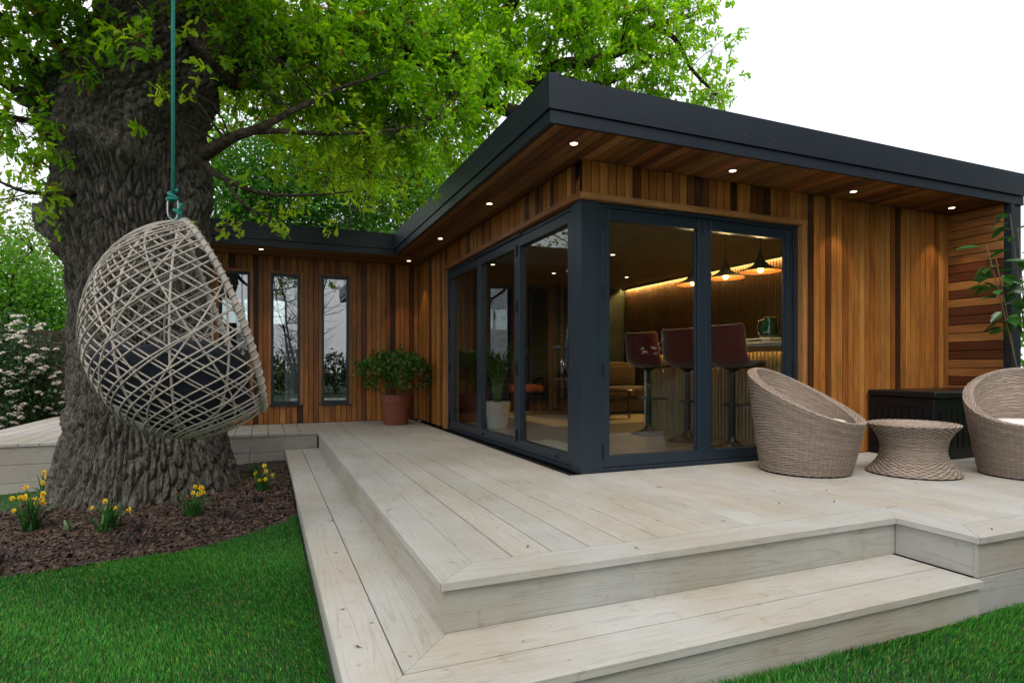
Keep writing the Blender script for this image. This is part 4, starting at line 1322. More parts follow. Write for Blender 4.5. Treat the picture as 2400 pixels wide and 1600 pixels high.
# terracotta pot with shrub
M_TERRA = simple('terracotta_plastic', (0.19, 0.055, 0.030), 0.5, noise=0.1, nscale=8)
ps = thing('potted_shrub', 'leafy green shrub in a terracotta pot by the inner corner', 'potted plant', (-0.50, 4.52, 0))
Mq = WM[ps.name]
mk('pot', MB().lathe([(0.155, 0.0), (0.165, 0.01), (0.205, 0.31), (0.205, 0.315), (0.220, 0.318), (0.232, 0.42), (0.234, 0.428), (0.222, 0.428), (0.215, 0.38)], 40), M_TERRA, ps, Mq)
mk('soil', MB().lathe([(0.216, 0.375), (0.214, 0.38)], 30), M_MULCH, ps, Mq)
M_TWIG = simple('twig', (0.11, 0.075, 0.045), 0.8, noise=0.2)
M_SHRUB = leaf_mat('shrub_leaf', 0.25, 0.4, (1.3, 1.5, 0.7), 0.45)
stems = MB(); LP, LD = [], []
for k in range(22):
    az = k * 2.4 + RS.uniform(-.3, .3); sp = RS.uniform(0.08, 0.52) if k > 3 else 0.56
    hh = RS.uniform(0.48, 0.66) * (1.08 - 0.45 * (sp / 0.56) ** 2)
    path = [np.array((0.06 * math.cos(az), 0.06 * math.sin(az), 0.38))]
    for q in np.linspace(0.15, 1, 8):
        path.append(np.array((math.cos(az) * (0.06 + sp * q ** 0.8), math.sin(az) * (0.06 + sp * q ** 0.8), 0.38 + hh * q ** 1.25)) + RS.normal(0, 0.012, 3))
    stems.tube(path, list(np.linspace(0.0065, 0.0025, 9)), 5)
    for q in range(62):
        i = RS.randint(4, 9)
        c = path[i] + RS.normal(0, 0.062, 3) * (1, 1, .8)
        LP.append(c); LD.append(RS.normal(0, 1, 3) + np.array((math.cos(az), math.sin(az), 0.6)))
for k in range(1200):
    az = RS.uniform(0, 6.28); rr = 0.50 * math.sqrt(RS.rand())
    LP.append(np.array((rr * math.cos(az), rr * math.sin(az), 0.38 + 0.66 * (1 - 0.30 * (rr / .5) ** 2) - RS.exponential(0.06)))); LD.append(RS.normal(0, 1, 3) + np.array((0, 0, 0.5)))
mk('stems', stems, M_TWIG, ps, Mq, smooth=True)
LP, LD = np.array(LP), np.array(LD)
tvl = np.array([(0, 0, 0), (.3, -.22, .05), (.7, -.20, .04), (1, 0, -.05), (.7, .20, .04), (.3, .22, .05)])
tfl = [(0, 1, 5), (1, 2, 4), (1, 4, 5), (2, 3, 4)]
V, F = scatter(tvl, tfl, LP, frames(LD, RS.normal(0, .6, LP.shape) + (0, 0, 1)), RS.uniform(0.042, 0.075, len(LP)))
cc = np.array((0.030, 0.125, 0.012)) * RS.uniform(0.5, 1.6, (len(LP), 1))
yl = RS.rand(len(LP)) < 0.10
cc[yl] = np.array((0.26, 0.18, 0.06)) * RS.uniform(.6, 1.1, (yl.sum(), 1))
tag(np_mesh('foliage', V, F, M_SHRUB, ps, np.repeat(cc, 6, axis=0), M=Mq), kind='stuff')

# fallen catkins and twigs on the deck
nl = 520
x = RS.uniform(-1.95, 3.6, nl); y = RS.uniform(-2.2, 4.3, nl)
k = np.where(x > 0, y < -0.08, True) & ~((x < 0.92) & (y < -2.22))
x, y = x[k], y[k]
z = np.where((x < -1.63) | ((y < -1.83) & (x < 0.92)), -0.2, 0.0) + 0.003
D = RS.normal(0, 1, (len(x), 3)); D[:, 2] *= 0.1
tv = np.array([(-1, -.15, 0), (-.3, .05, .12), (-.2, .3, .05), (.3, -.2, .1), (.4, .1, .15), (1, .1, .02)])
tf = [(0, 3, 1), (1, 3, 4), (1, 4, 2), (3, 5, 4)]
V, F = scatter(tv, tf, np.stack([x, y, z], 1), frames(D, np.tile((0, 0, 1.), (len(x), 1))), RS.uniform(0.006, 0.030, len(x)) * (RS.rand(len(x)) ** 0.8))
cc = np.where(RS.rand(len(x), 1) < 0.08, np.array([(0.06, 0.2, 0.02)]), np.array([(0.13, 0.075, 0.03)])) * RS.uniform(.5, 1.4, (len(x), 1))
lt = np_mesh('fallen_catkins', V, F, M_CHIP, None, np.repeat(cc, 6, axis=0))
tag(lt, 'brown fallen catkins and bits scattered over the deck', 'litter', kind='stuff')
# ================================================================ oak tree
LIMBS = {
  'L1': [(-2.76,2.17,3.61,0.340), (-2.50,2.17,3.84,0.270), (-2.07,2.32,4.05,0.220), (-1.50,2.62,4.39,0.190), (-0.88,2.91,4.62,0.170), (-0.28,3.20,4.68,0.160), (0.25,3.41,4.57,0.150)],
  'L1A': [(0.25,3.41,4.57,0.140), (0.47,3.53,4.42,0.120), (0.76,3.63,4.36,0.100), (1.16,3.79,4.46,0.090), (1.91,4.02,4.75,0.070), (2.90,4.26,5.12,0.050)],
  'L1B': [(0.11,3.36,4.61,0.130), (0.97,3.65,4.86,0.140), (1.65,3.80,4.98,0.100), (2.15,3.92,5.09,0.070)],
  'L1C': [(0.97,3.65,4.86,0.100), (1.81,3.84,5.28,0.080), (2.68,3.91,5.61,0.085), (3.22,4.12,6.04,0.075), (3.73,4.24,6.49,0.065), (4.46,4.37,6.87,0.045), (5.15,4.40,7.24,0.030)],
  'L1D': [(3.73,4.24,6.49,0.050), (4.13,4.18,6.33,0.040), (4.46,4.15,5.87,0.030), (5.01,4.14,5.48,0.018)],
  'L1E': [(2.15,3.92,5.09,0.060), (2.74,4.00,5.30,0.055), (3.29,3.98,5.64,0.045), (3.51,4.00,5.84,0.030)],
  'L2': [(-2.73,2.27,4.03,0.300), (-2.19,2.69,4.92,0.250), (-1.10,3.10,5.91,0.200), (0.69,3.44,6.46,0.160), (2.27,3.87,6.77,0.120), (3.79,4.32,7.28,0.080)],
  'L2b': [(0.69,3.44,6.46,0.100), (0.85,3.38,5.81,0.080), (0.76,3.63,5.64,0.060), (0.43,3.77,5.34,0.050), (0.26,3.84,5.10,0.030)],
  'L4a': [(-3.88,2.42,3.20,0.160), (-3.99,2.36,3.27,0.120), (-4.13,2.31,3.48,0.070), (-4.23,2.24,3.65,0.050), (-4.45,2.23,3.95,0.030)],
  'L4b': [(-3.95,2.45,3.12,0.100), (-4.17,2.43,3.17,0.060), (-4.34,2.39,3.26,0.040), (-4.57,2.38,3.35,0.020)],
  'L4c': [(-3.88,2.53,3.56,0.070), (-3.96,2.34,3.80,0.040), (-4.10,2.40,4.26,0.030)],
  'L4d': [(-3.73,2.47,3.64,0.050), (-3.73,2.25,3.91,0.030), (-3.75,2.15,4.19,0.020)],
  'L4e': [(-3.95,2.45,2.94,0.050), (-4.23,2.35,2.96,0.020), (-4.50,2.35,2.99,0.015)],
  'L5': [(-2.74,1.84,2.69,0.060), (-2.48,1.62,2.78,0.045), (-2.27,1.53,2.86,0.035), (-1.99,1.53,3.08,0.025), (-1.69,1.62,3.32,0.018), (-1.31,1.78,3.58,0.012)],
  'L5b': [(-2.32,1.56,2.83,0.030), (-2.06,1.55,2.87,0.024), (-1.72,1.63,2.94,0.018), (-1.18,1.84,3.12,0.012), (-0.60,2.03,3.37,0.008)],
  'L5c': [(-2.74,1.84,2.60,0.035), (-2.55,1.65,2.43,0.025), (-2.31,1.66,2.35,0.018), (-1.91,1.71,2.38,0.012), (-1.43,1.83,2.50,0.008)],
  'L5d': [(-2.55,1.65,2.43,0.020), (-2.41,1.59,2.21,0.014), (-2.13,1.58,2.09,0.009)],
  'L6': [(-3.72,2.03,2.27,0.025), (-3.98,1.81,2.20,0.014), (-4.21,1.69,2.28,0.008)],
}
MASSES = [
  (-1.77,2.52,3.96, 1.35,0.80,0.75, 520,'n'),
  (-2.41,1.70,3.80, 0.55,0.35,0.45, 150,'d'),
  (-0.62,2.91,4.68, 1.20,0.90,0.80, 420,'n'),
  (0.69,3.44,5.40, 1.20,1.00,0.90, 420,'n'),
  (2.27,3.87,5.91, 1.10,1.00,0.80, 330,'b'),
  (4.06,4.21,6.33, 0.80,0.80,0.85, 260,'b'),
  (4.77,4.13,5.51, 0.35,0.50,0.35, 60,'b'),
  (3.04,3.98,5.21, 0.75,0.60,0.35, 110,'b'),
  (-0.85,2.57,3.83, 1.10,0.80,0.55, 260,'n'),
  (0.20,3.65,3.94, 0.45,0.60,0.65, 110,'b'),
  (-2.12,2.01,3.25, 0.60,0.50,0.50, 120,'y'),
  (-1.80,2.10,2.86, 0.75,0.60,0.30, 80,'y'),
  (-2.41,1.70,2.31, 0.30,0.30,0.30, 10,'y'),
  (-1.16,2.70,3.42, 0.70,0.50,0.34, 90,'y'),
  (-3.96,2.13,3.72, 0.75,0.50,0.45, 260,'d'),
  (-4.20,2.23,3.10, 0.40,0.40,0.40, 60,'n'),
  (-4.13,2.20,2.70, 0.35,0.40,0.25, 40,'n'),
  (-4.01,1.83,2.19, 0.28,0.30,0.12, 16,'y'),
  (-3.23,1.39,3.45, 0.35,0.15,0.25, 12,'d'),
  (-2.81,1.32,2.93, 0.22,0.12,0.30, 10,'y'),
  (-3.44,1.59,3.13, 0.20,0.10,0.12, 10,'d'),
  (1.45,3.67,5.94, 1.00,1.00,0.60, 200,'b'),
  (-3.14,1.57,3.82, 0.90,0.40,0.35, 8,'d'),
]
TRUNK = [
(-0.768,0.111,1.015), (-0.625,0.101,0.922), (-0.441,0.091,0.871), (-0.236,0.091,0.810), (0.174,0.060,0.717), (0.584,0.029,0.687), (0.994,0.015,0.660), (1.404,-0.001,0.656), (1.814,-0.026,0.693), (2.224,-0.053,0.728), (2.552,-0.042,0.738), (2.921,-0.077,0.744), (3.167,-0.063,0.738), (3.454,0.070,0.748), (3.864,0.204,0.676), (4.274,0.275,0.625), (4.888,0.265,0.574), (5.503,0.245,0.471), ]
_rng = np.random.RandomState(3)
_perm = _rng.permutation(256); _perm = np.concatenate([_perm, _perm])
_grad = _rng.normal(0, 1, (256, 3)); _grad /= np.linalg.norm(_grad, axis=1, keepdims=True)


def pnoise(P):
    Pi = np.floor(P).astype(int); f = P - Pi
    u = f * f * f * (f * (f * 6 - 15) + 10)
    r = 0
    for dx in (0, 1):
        for dy in (0, 1):
            for dz in (0, 1):
                h = _perm[(_perm[(_perm[(Pi[..., 0] + dx) & 255] + Pi[..., 1] + dy) & 255] + Pi[..., 2] + dz) & 255]
                d = f - np.array((dx, dy, dz))
                w = (u[..., 0] if dx else 1 - u[..., 0]) * (u[..., 1] if dy else 1 - u[..., 1]) * (u[..., 2] if dz else 1 - u[..., 2])
                r = r + w * np.einsum('...i,...i', _grad[h], d)
    return r


oak = thing('oak_tree', 'huge old oak with burred trunk and crown spreading over the roof', 'tree', (-3.312, 2.509, -0.45))
Rv = np.array((math.cos(TH), -math.sin(TH), 0)); Fv = np.array((math.sin(TH), math.cos(TH), 0))
M_BARK = bark_mat('oak_bark', (0.024, 0.0215, 0.019), (0.215, 0.200, 0.178), (30, 30, 12), 1.0, (0.085, 0.09, 0.062))
nt_, nz_ = 560, 620
th = np.linspace(0, 2 * math.pi, nt_, endpoint=False)
zz = np.linspace(-0.72, 5.4, nz_)
tp = np.array(sorted(TRUNK))
cl = np.interp(zz, tp[:, 0], tp[:, 1]); hw = np.interp(zz, tp[:, 0], tp[:, 2])
kern = np.exp(-np.linspace(-2, 2, 25) ** 2); kern /= kern.sum()
pad = lambda a: np.convolve(np.pad(a, 12, mode='edge'), kern, 'valid')
cl, hw = pad(cl), pad(hw)
Tt, Zz = np.meshgrid(th, zz, indexing='ij')
ct, st_ = np.cos(Tt), np.sin(Tt)                  # ct along lateral (image right), st_ along depth (away)
rad = np.tile(hw, (nt_, 1)) * (0.85 + 0.085 * np.clip((0.55 - Zz) / 0.9, 0, 1)) * (1 - 0.04 * st_ ** 2)
base = np.stack([ct * rad, st_ * rad, Zz], -1)
# root flare buttresses and slow lumps
flare = np.clip((0.25 - Zz) / 0.9, 0, 1) ** 2
rad = rad + flare * (0.06 * np.cos(5 * Tt + 0.6) + 0.05 * np.cos(3 * Tt + 2.0))
rad = rad + 0.055 * pnoise(np.stack([ct * 1.6, st_ * 1.6, Zz * 1.1 + 3], -1)) * 1.6
# burls: lateral centre, height, size, amount (front side unless on the silhouette)
for (lc, zc, sz, am, front) in ((-0.90, 2.14, 0.20, 0.20, 0.15), (-0.95, 1.95, 0.14, 0.08, .2), (-1.0, 3.20, 0.24, 0.36, 0.2), (0.75, 2.36, 0.17, 0.12, 0.1), (0.86, 3.45, 0.26, 0.12, 0.1), (0.02, 2.72, 0.22, 0.15, 1), (0.29, 2.60, 0.13, 0.13, 1), (-0.06, 3.43, 0.16, 0.09, 1), (0.40, 3.05, 0.20, 0.10, 1), (-0.30, 3.0, 0.26, 0.10, 1), (-0.42, 2.28, 0.2, 0.07, 1), (-0.5, 3.4, 0.22, 0.12, 1), (-0.5, 1.85, 0.09, 0.05, 1)):
    c_ = np.interp(zc, zz, cl); r_ = np.interp(zc, zz, hw)
    q = np.clip((lc - c_) / r_, -0.985, 0.985)
    t0 = -math.acos(q) * (1 if front > .5 else 0.97)
    dt = np.angle(np.exp(1j * (Tt - t0))) * r_
    d2 = (dt ** 2 + (Zz - zc) ** 2) / sz ** 2
    am = am * (1.45 if front > .5 else 1.0)
    rad = rad + am * np.exp(-d2 * 1.3)
    lump = pnoise(np.stack([ct * r_ * 5, st_ * r_ * 5, Zz * 5], -1))
    rad = rad + am * 0.65 * lump * np.exp(-d2 * 0.7)
# knot hole
r_ = np.interp(3.42, zz, hw); dt = np.angle(np.exp(1j * (Tt + math.acos(-0.16)))) * r_
d2 = np.sqrt((dt / 0.055) ** 2 + ((Zz - 3.42) / 0.045) ** 2)
rad = rad - 0.10 * np.exp(-d2 ** 2) + 0.03 * np.exp(-(d2 - 1.7) ** 2 * 3)
# bark plates: stretched ridges with warped fissures
Wp = np.stack([ct * 0.7, st_ * 0.7, Zz], -1)
wx = pnoise(Wp * 2.2 + 7) * 0.10 + pnoise(Wp * np.array((6, 6, 3.5)) + 3) * 0.045; wz = pnoise(Wp * 1.7 + 19) * 0.22
Q = np.stack([ct * 0.7 + wx, st_ * 0.7 + wx, Zz + wz], -1)
def plates(sx, sz_, seed):
    """elongated cracked plates: edge distance and a random height per plate, periodic round the trunk"""
    ncol = int(round(2 * math.pi * 0.7 / sx))
    rg = np.random.RandomState(seed)
    U_ = (Tt / (2 * math.pi)) * ncol + wx * 0.7 / sx; W_ = (Zz + wz) / sz_
    W_ = W_ - W_.min() + 3
    nrow = int(W_.max()) + 5
    jx, jz, hh_ = rg.uniform(-.42, .42, (ncol, nrow)), rg.uniform(-.45, .45, (ncol, nrow)), rg.rand(ncol, nrow)
    iu, iw = np.floor(U_).astype(int), np.floor(W_).astype(int)
    d1 = np.full(U_.shape, 9.0); d2 = np.full(U_.shape, 9.0); hv = np.zeros(U_.shape)
    for a_ in (-2, -1, 0, 1, 2):
        for b_ in (-1, 0, 1, 2):
            cu, cw = iu + a_, np.clip(iw + b_ - 0, 0, nrow - 1)
            jj_ = (cu % ncol, cw)
            stag = 0.5 * (cu % 2)
            d = np.hypot(U_ - (cu + 0.5 + jx[jj_]), (W_ - (cw + 0.5 + jz[jj_] + stag)) * 0.9)
            nearer = d < d1
            d2 = np.where(nearer, d1, np.minimum(d2, d)); hv = np.where(nearer, hh_[jj_], hv); d1 = np.where(nearer, d, d1)
    return d2 - d1, hv


e1, h1 = plates(0.052, 0.21, 5)
e2, h2 = plates(0.085, 0.085, 9)
r3 = pnoise(Q * np.array((42, 42, 20)) + 5)
r4 = pnoise(Q * np.array((85, 85, 45)) + 15)
upz = np.clip((Zz - 2.4) / 1.0, 0, 1)
bl = np.clip(upz + 0.35 * pnoise(Wp * 1.3 + 77), 0, 1)
pl = (1 - bl) * (np.clip(e1 * 2.4, 0, 1) ** 0.6 * (0.75 + 0.5 * h1)) + bl * (np.clip(e2 * 2.0, 0, 1) ** 0.7 * (0.6 + 0.6 * h2))
rad = rad + 0.072 * (pl - 0.8) + 0.016 * r3 + 0.008 * r4
Ctr = np.array((-3.312, 2.509, 0))
L_ = cl[None, :] + rad * ct; D_ = rad * st_
V = (Ctr + L_[..., None] * Rv + D_[..., None] * Fv); V[..., 2] = Zz
V = V.reshape(-1, 3)
ii, jj = np.meshgrid(np.arange(nt_), np.arange(nz_ - 1), indexing='ij')
a = (ii * nz_ + jj).ravel(); b = (((ii + 1) % nt_) * nz_ + jj).ravel()
np_mesh('trunk', V, np.stack([a, b, b + 1, a + 1], 1), M_BARK, oak, smooth=True)

# limbs: each a part
M_LIMB = bark_mat('oak_limb_bark', (0.022, 0.017, 0.013), (0.115, 0.095, 0.072), (18, 18, 18), 0.9)


def spline(pts, k):
    P = np.array(pts, float); out_ = []
    Pp = np.vstack([2 * P[0] - P[1], P, 2 * P[-1] - P[-2]])
    for i in range(len(P) - 1):
        p0, p1, p2, p3 = Pp[i:i + 4]
        for t in np.linspace(0, 1, k, endpoint=False):
            out_.append(0.5 * ((2 * p1) + (-p0 + p2) * t + (2 * p0 - 5 * p1 + 4 * p2 - p3) * t * t + (-p0 + 3 * p1 - 3 * p2 + p3) * t ** 3))
    out_.append(P[-1])
    return np.array(out_)


LIMBS.update({
    'U1': [(-3.2, 2.4, 4.9, .42), (-3.5, 2.6, 6.2, .33), (-3.9, 3.0, 7.6, .22), (-4.2, 3.2, 9.0, .1)],
    'U2': [(-3.1, 2.4, 5.0, .36), (-2.4, 2.0, 6.3, .28), (-1.6, 1.9, 7.6, .18), (-1.0, 2.0, 9.0, .08)],
    'U3': [(-3.1, 2.3, 4.7, .26), (-2.85, 1.1, 4.75, .20), (-2.711, -0.232, 4.72, .15), (-2.4, -1.6, 5.1, .10), (-2.0, -2.6, 5.6, .05)],
    'U4': [(-3.5, 2.4, 4.6, .25), (-4.6, 1.9, 5.3, .18), (-5.8, 1.5, 6.0, .1), (-6.8, 1.3, 6.4, .05)],
})
SK = []
for nm, pts in LIMBS.items():
    S_ = spline(pts, 7)
    jit = np.stack([pnoise(S_[:, :3] * 1.7 + k * 13) for k in range(3)], 1) * np.minimum(S_[:, 3:4] * 1.2, 0.10)
    Q = S_[:, :3] + jit
    r = S_[:, 3] * (1 + 0.18 * pnoise(S_[:, :3] * 3.3 + 50))
    mk('limb', MB().tube(Q, list(np.maximum(r, 0.004)), 14 if r.max() > 0.08 else 8), M_LIMB, oak, smooth=True)
    SK.append(np.hstack([Q, r[:, None]]))
SK = np.vstack(SK)

MASSES += [
    (-0.75, 3.1, 3.45, 0.8, 0.6, 0.45, 120, 'b'), (-1.5, 2.6, 3.2, 0.7, 0.5, 0.30, 60, 'y'), (0.1, 3.2, 4.6, 0.8, 0.8, 0.5, 150, 'b'), (2.9, 4.1, 6.1, 0.9, 0.8, 0.7, 170, 'b'), (-1.2, 2.4, 4.6, 1.0, 0.7, 0.5, 200, 'n'),

    (-2.6, -0.6, 5.4, 1.6, 1.9, 0.6, 330, 'o'), (-3.4, 2.4, 7.4, 2.2, 2.2, 1.3, 260, 'o'), (-1.4, 2.4, 6.9, 1.9, 1.9, 1.0, 90, 'o'), (0.8, 3.6, 7.8, 1.7, 1.8, 1.0, 110, 'o'),
    (-5.4, 1.7, 6.0, 1.6, 1.6, 1.1, 330, 'o'), (-3.4, 0.9, 5.2, 1.1, 0.9, 0.5, 190, 'o'), (3.0, 4.6, 7.8, 1.5, 1.5, .8, 60, 'o'), (-4.6, 0.6, 4.7, 0.9, 0.8, 0.5, 140, 'o'), (-3.6, -2.4, 5.6, 1.4, 1.3, 0.6, 200, 'o')]
twig = MB()
CP, CD, CK = [], [], []
for (mx_, my_, mz_, ra, rb, rc, ncl, kd) in MASSES:
    c0_ = np.array((mx_, my_, mz_))
    nsub = max(2, ncl // 16)
    subs = []
    for s in range(nsub):
        while True:
            q = RS.uniform(-1, 1, 3)
            if q @ q < 1: break
        q *= 0.92
        subs.append(c0_ + Rv * q[0] * ra + Fv * q[1] * rb + np.array((0, 0, 1)) * q[2] * rc)
    subs = np.array(subs)
    for sp in subs:
        d = np.linalg.norm(SK[:, :3] - sp, axis=1) + 0.6 * np.clip(SK[:, 3] - 0.1, 0, 1)
        j = d.argmin(); s0 = SK[j, :3]; ln = np.linalg.norm(sp - s0)
        midp = (s0 + sp) / 2 + RS.normal(0, 0.10, 3) * ln + np.array((0, 0, 0.10 * ln))
        path = [s0, (s0 + midp) / 2 + RS.normal(0, .02, 3), midp, (midp + sp) / 2 + RS.normal(0, .03, 3), sp]
        r0 = min(0.004 + 0.010 * ln, SK[j, 3] * 0.7)
        twig.tube(path, list(np.linspace(max(r0, .004), 0.003, 5)), 5, caps=False)
        per = max(3, ncl // nsub)
        spread = 0.20 + 0.05 * RS.rand()
        for k in range(per):
            e = RS.normal(0, 1, 3) * np.array((spread, spread, spread * 0.8))
            cpos = sp + e
            anchor = path[RS.randint(2, 5)]
            dv = cpos - anchor
            mid2 = (anchor + cpos) / 2 + RS.normal(0, 0.025, 3)
            twig.tube([anchor, mid2, cpos], [0.003, 0.0024, 0.0014], 3, caps=False)
            CP.append(cpos); CD.append(dv / (np.linalg.norm(dv) + 1e-6)); CK.append(kd)
tag(mk('twigs', twig, M_LIMB, oak, smooth=True), kind='stuff')
CP, CD = np.array(CP), np.array(CD); CK = np.array(CK)
stn = [(0, .012), (.20, .13), (.30, .085), (.48, .23), (.58, .13), (.76, .25), (.88, .13), (1.0, .03)]
tvo = []
for (xx_, yy_) in stn:
    zz_ = -0.22 * xx_ ** 2
    tvo += [(xx_, -yy_, zz_ + 0.25 * yy_), (xx_, yy_, zz_ + 0.25 * yy_)]
tvo = np.array(tvo)
tfo = [(2 * i, 2 * i + 2, 2 * i + 3, 2 * i + 1) for i in range(len(stn) - 1)]
tvs = np.array([(0, -.02, 0), (0, .02, 0), (.35, -.17, .03), (.35, .17, .03), (.75, -.22, -.06), (.75, .22, -.06), (1, -.05, -.2), (1, .05, -.2)])
tfs = [(0, 2, 3, 1), (2, 4, 5, 3), (4, 6, 7, 5)]
M_OAKLEAF = leaf_mat('oak_leaf', 0.62, 0.5, (1.5, 1.5, 0.5), 0.3)
PAL = {'n': ((0.14, 0.35, 0.011), (0.33, 0.56, 0.024)), 'b': ((0.17, 0.39, 0.011), (0.38, 0.61, 0.030)), 'd': ((0.08, 0.23, 0.009), (0.20, 0.36, 0.018)), 'y': ((0.18, 0.38, 0.012), (0.42, 0.54, 0.035)), 'o': ((0.06, 0.17, 0.010), (0.14, 0.26, 0.018))}  # 'd': shade near the trunk put into darker leaf colour


def leaves_for(mask, per, tv, tf, size, name):
    P0, D0, K0 = CP[mask], CD[mask], CK[mask]
    P = np.repeat(P0, per, axis=0); D = np.repeat(D0, per, axis=0); K = np.repeat(K0, per)
    n_ = len(P)
    D = D * 0.7 + RS.normal(0, 0.85, (n_, 3)); D[:, 2] -= 0.15
    Nn = RS.normal(0, 0.55, (n_, 3)); Nn[:, 2] += 1
    P = P + RS.normal(0, 0.032, (n_, 3))
    S_ = size * RS.uniform(0.65, 1.2, n_)
    V, F = scatter(tv, tf, P, frames(D, Nn), S_)
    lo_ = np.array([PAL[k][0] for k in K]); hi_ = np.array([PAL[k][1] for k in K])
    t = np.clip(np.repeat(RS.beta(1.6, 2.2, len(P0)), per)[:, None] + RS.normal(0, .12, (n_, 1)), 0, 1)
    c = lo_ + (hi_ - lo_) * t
    br = RS.rand(n_) < 0.03
    c[br] = np.array((0.24, 0.13, 0.03)) * RS.uniform(.6, 1.2, (br.sum(), 1))
    o = np_mesh(name, V, F, M_OAKLEAF, oak, np.repeat(c, len(tv), axis=0))
    return tag(o, kind='stuff')


dep = (CP - np.array((-2.244, -4.001, 0.8187))) @ Fv
outm = CK == 'o'
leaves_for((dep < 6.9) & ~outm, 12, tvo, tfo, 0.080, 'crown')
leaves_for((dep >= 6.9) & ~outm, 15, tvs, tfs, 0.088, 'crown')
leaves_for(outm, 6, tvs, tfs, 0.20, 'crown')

# ================================================================ hanging chair
M_RATTAN = simple('grey_rattan', (0.40, 0.358, 0.312), 0.6, noise=0.22, nscale=9, bump=0.2, bscale=120)
egg = thing('hanging_chair', 'grey woven egg chair hanging from a teal rope before the oak', 'hanging chair', (-2.72, -0.228, 0.45))
E0 = np.array((-2.729, -0.225, 0.0)) + Rv * 0.09; E0[2] = 0.8187 + (860 - 768 * 1.0204) / 1394 * 3.3
ea, eb, ez, ezl = 0.485, 0.44, 0.618, 0.575


def egg_pt(lon, lat):
    """lon 0 = pod's open front (image right), lat -pi/2..pi/2"""
    x_ = np.cos(lat) * np.cos(lon); y_ = np.cos(lat) * np.sin(lon); z_ = np.sin(lat)
    zs = np.where(z_ > 0, ez, ezl)
    bul = 1 + 0.26 * np.clip(-z_, 0, 1) * (x_ > 0)     # the lip juts forward low down
    return np.stack([x_ * ea * bul, y_ * eb, z_ * zs], -1)


def egg_side(p):                                  # >0 keeps (left of the opening plane)
    x1, z1, x2, z2 = -0.02, 0.63, 0.365, -0.36
    bow = 0.03 * np.sin(np.clip((z1 - p[..., 2]) / (z1 - z2), 0, 1) * math.pi)
    return (x1 + (x2 - x1) * (z1 - p[..., 2]) / (z1 - z2)) + bow - p[..., 0]


_ed = E0[:2] - np.array((-2.244, -4.001)); _ed /= np.linalg.norm(_ed)
_ea = math.atan2(_ed[1], _ed[0]) + math.radians(4)
Fe = np.array((math.cos(_ea), math.sin(_ea), 0)); Re = np.array((math.sin(_ea), -math.cos(_ea), 0))


def egg_world(p):
    return E0 + p[..., 0:1] * Re + p[..., 1:2] * Fe + p[..., 2:3] * np.array((0, 0, 1.0))


def runs(p):
    k = egg_side(p) > 0
    res, cur = [], []
    for i in range(len(p)):
        if k[i]: cur.append(p[i])
        else:
            if len(cur) > 5: res.append(np.array(cur))
            cur = []
    if len(cur) > 5: res.append(np.array(cur))
    return res


def strand(lon, lat, r=0.0066, name='strand', off=0.0):
    p = egg_pt(lon, lat) * (1 + off)
    for q in runs(p):
        w = egg_world(q)
        mk(name, MB().tube(w, r, 6), M_RATTAN, egg, smooth=True)


nstr = 0
for sgn in (-1, 1):
    for lat0 in np.arange(-2.3, 2.3, 0.108):
        lon = np.linspace(0.0, 2 * math.pi, 150)
        k_ = 0.52 * sgn + RS.uniform(-0.03, 0.03)
        lat = lat0 + RS.normal(0, 0.012) + k_ * (lon - math.pi) + 0.03 * np.sin(lon * 2 + lat0 * 3)
        okm = np.abs(lat) < 1.38
        if okm.sum() < 12: continue
        strand(lon[okm], lat[okm], 0.0047, off=0.006 * sgn)
for sgn in (-1, 1):
    for lon0 in np.arange(0.5, 6.0, 0.85):
        lat = np.linspace(-1.42, 1.42, 90)
        lon = lon0 + RS.normal(0, .05) + sgn * 0.75 * lat
        strand(lon, lat, 0.0052, off=0.002 * sgn)
for lon0 in (1.2, 1.75, 2.3, 2.85, 3.4, 3.95, 4.5, 5.05):
    lat = np.linspace(-1.5, 1.5, 90)
    strand(np.full(90, lon0), lat, 0.0068, 'rib', off=-0.008)
# rim: ellipse-like closed curve where the pod meets the opening plane
ring = []
for t in np.linspace(0, 2 * math.pi, 90, endpoint=False):
    # search along half-plane angle t around the plane's centre
    cp = np.array((0.16, 0.0, 0.14)); dvec = np.array((-0.36 * math.cos(t), math.sin(t), 0.92 * math.cos(t)))
    lo_s, hi_s = 0.0, 1.2
    for _ in range(30):
        mid_ = (lo_s + hi_s) / 2; p = cp + dvec * mid_
        inside = (p[0] / (ea * (1 + 0.26 * min(max(-p[2] / ezl, 0), 1) * (p[0] > 0)))) ** 2 + (p[1] / eb) ** 2 + (p[2] / (ez if p[2] > 0 else ezl)) ** 2 < 1
        if inside: lo_s = mid_
        else: hi_s = mid_
    p = cp + dvec * lo_s
    p[0] += egg_side(p) * 0.999
    ring.append(p)
ring = np.array(ring)
mk('rim', MB().tube(egg_world(ring), 0.017, 10, closed=True), M_RATTAN, egg, smooth=True)
wr = []
for i in range(0, 720):
    t = i / 720 * 90; j = int(t) % 90; fr2 = t - int(t)
    c = ring[j] * (1 - fr2) + ring[(j + 1) % 90] * fr2
    ph = i * 0.55
    tg = ring[(j + 1) % 90] - ring[j - 1]; tg /= np.linalg.norm(tg)
    n1 = np.cross(tg, (0.92, 0, 0.39)); n1 /= np.linalg.norm(n1); n2 = np.cross(tg, n1)
    wr.append(c + (n1 * math.cos(ph) + n2 * math.sin(ph)) * 0.0185)
mk('rim_wrap', MB().tube(egg_world(np.array(wr)), 0.0052, 5, closed=True), M_RATTAN, egg, smooth=True)
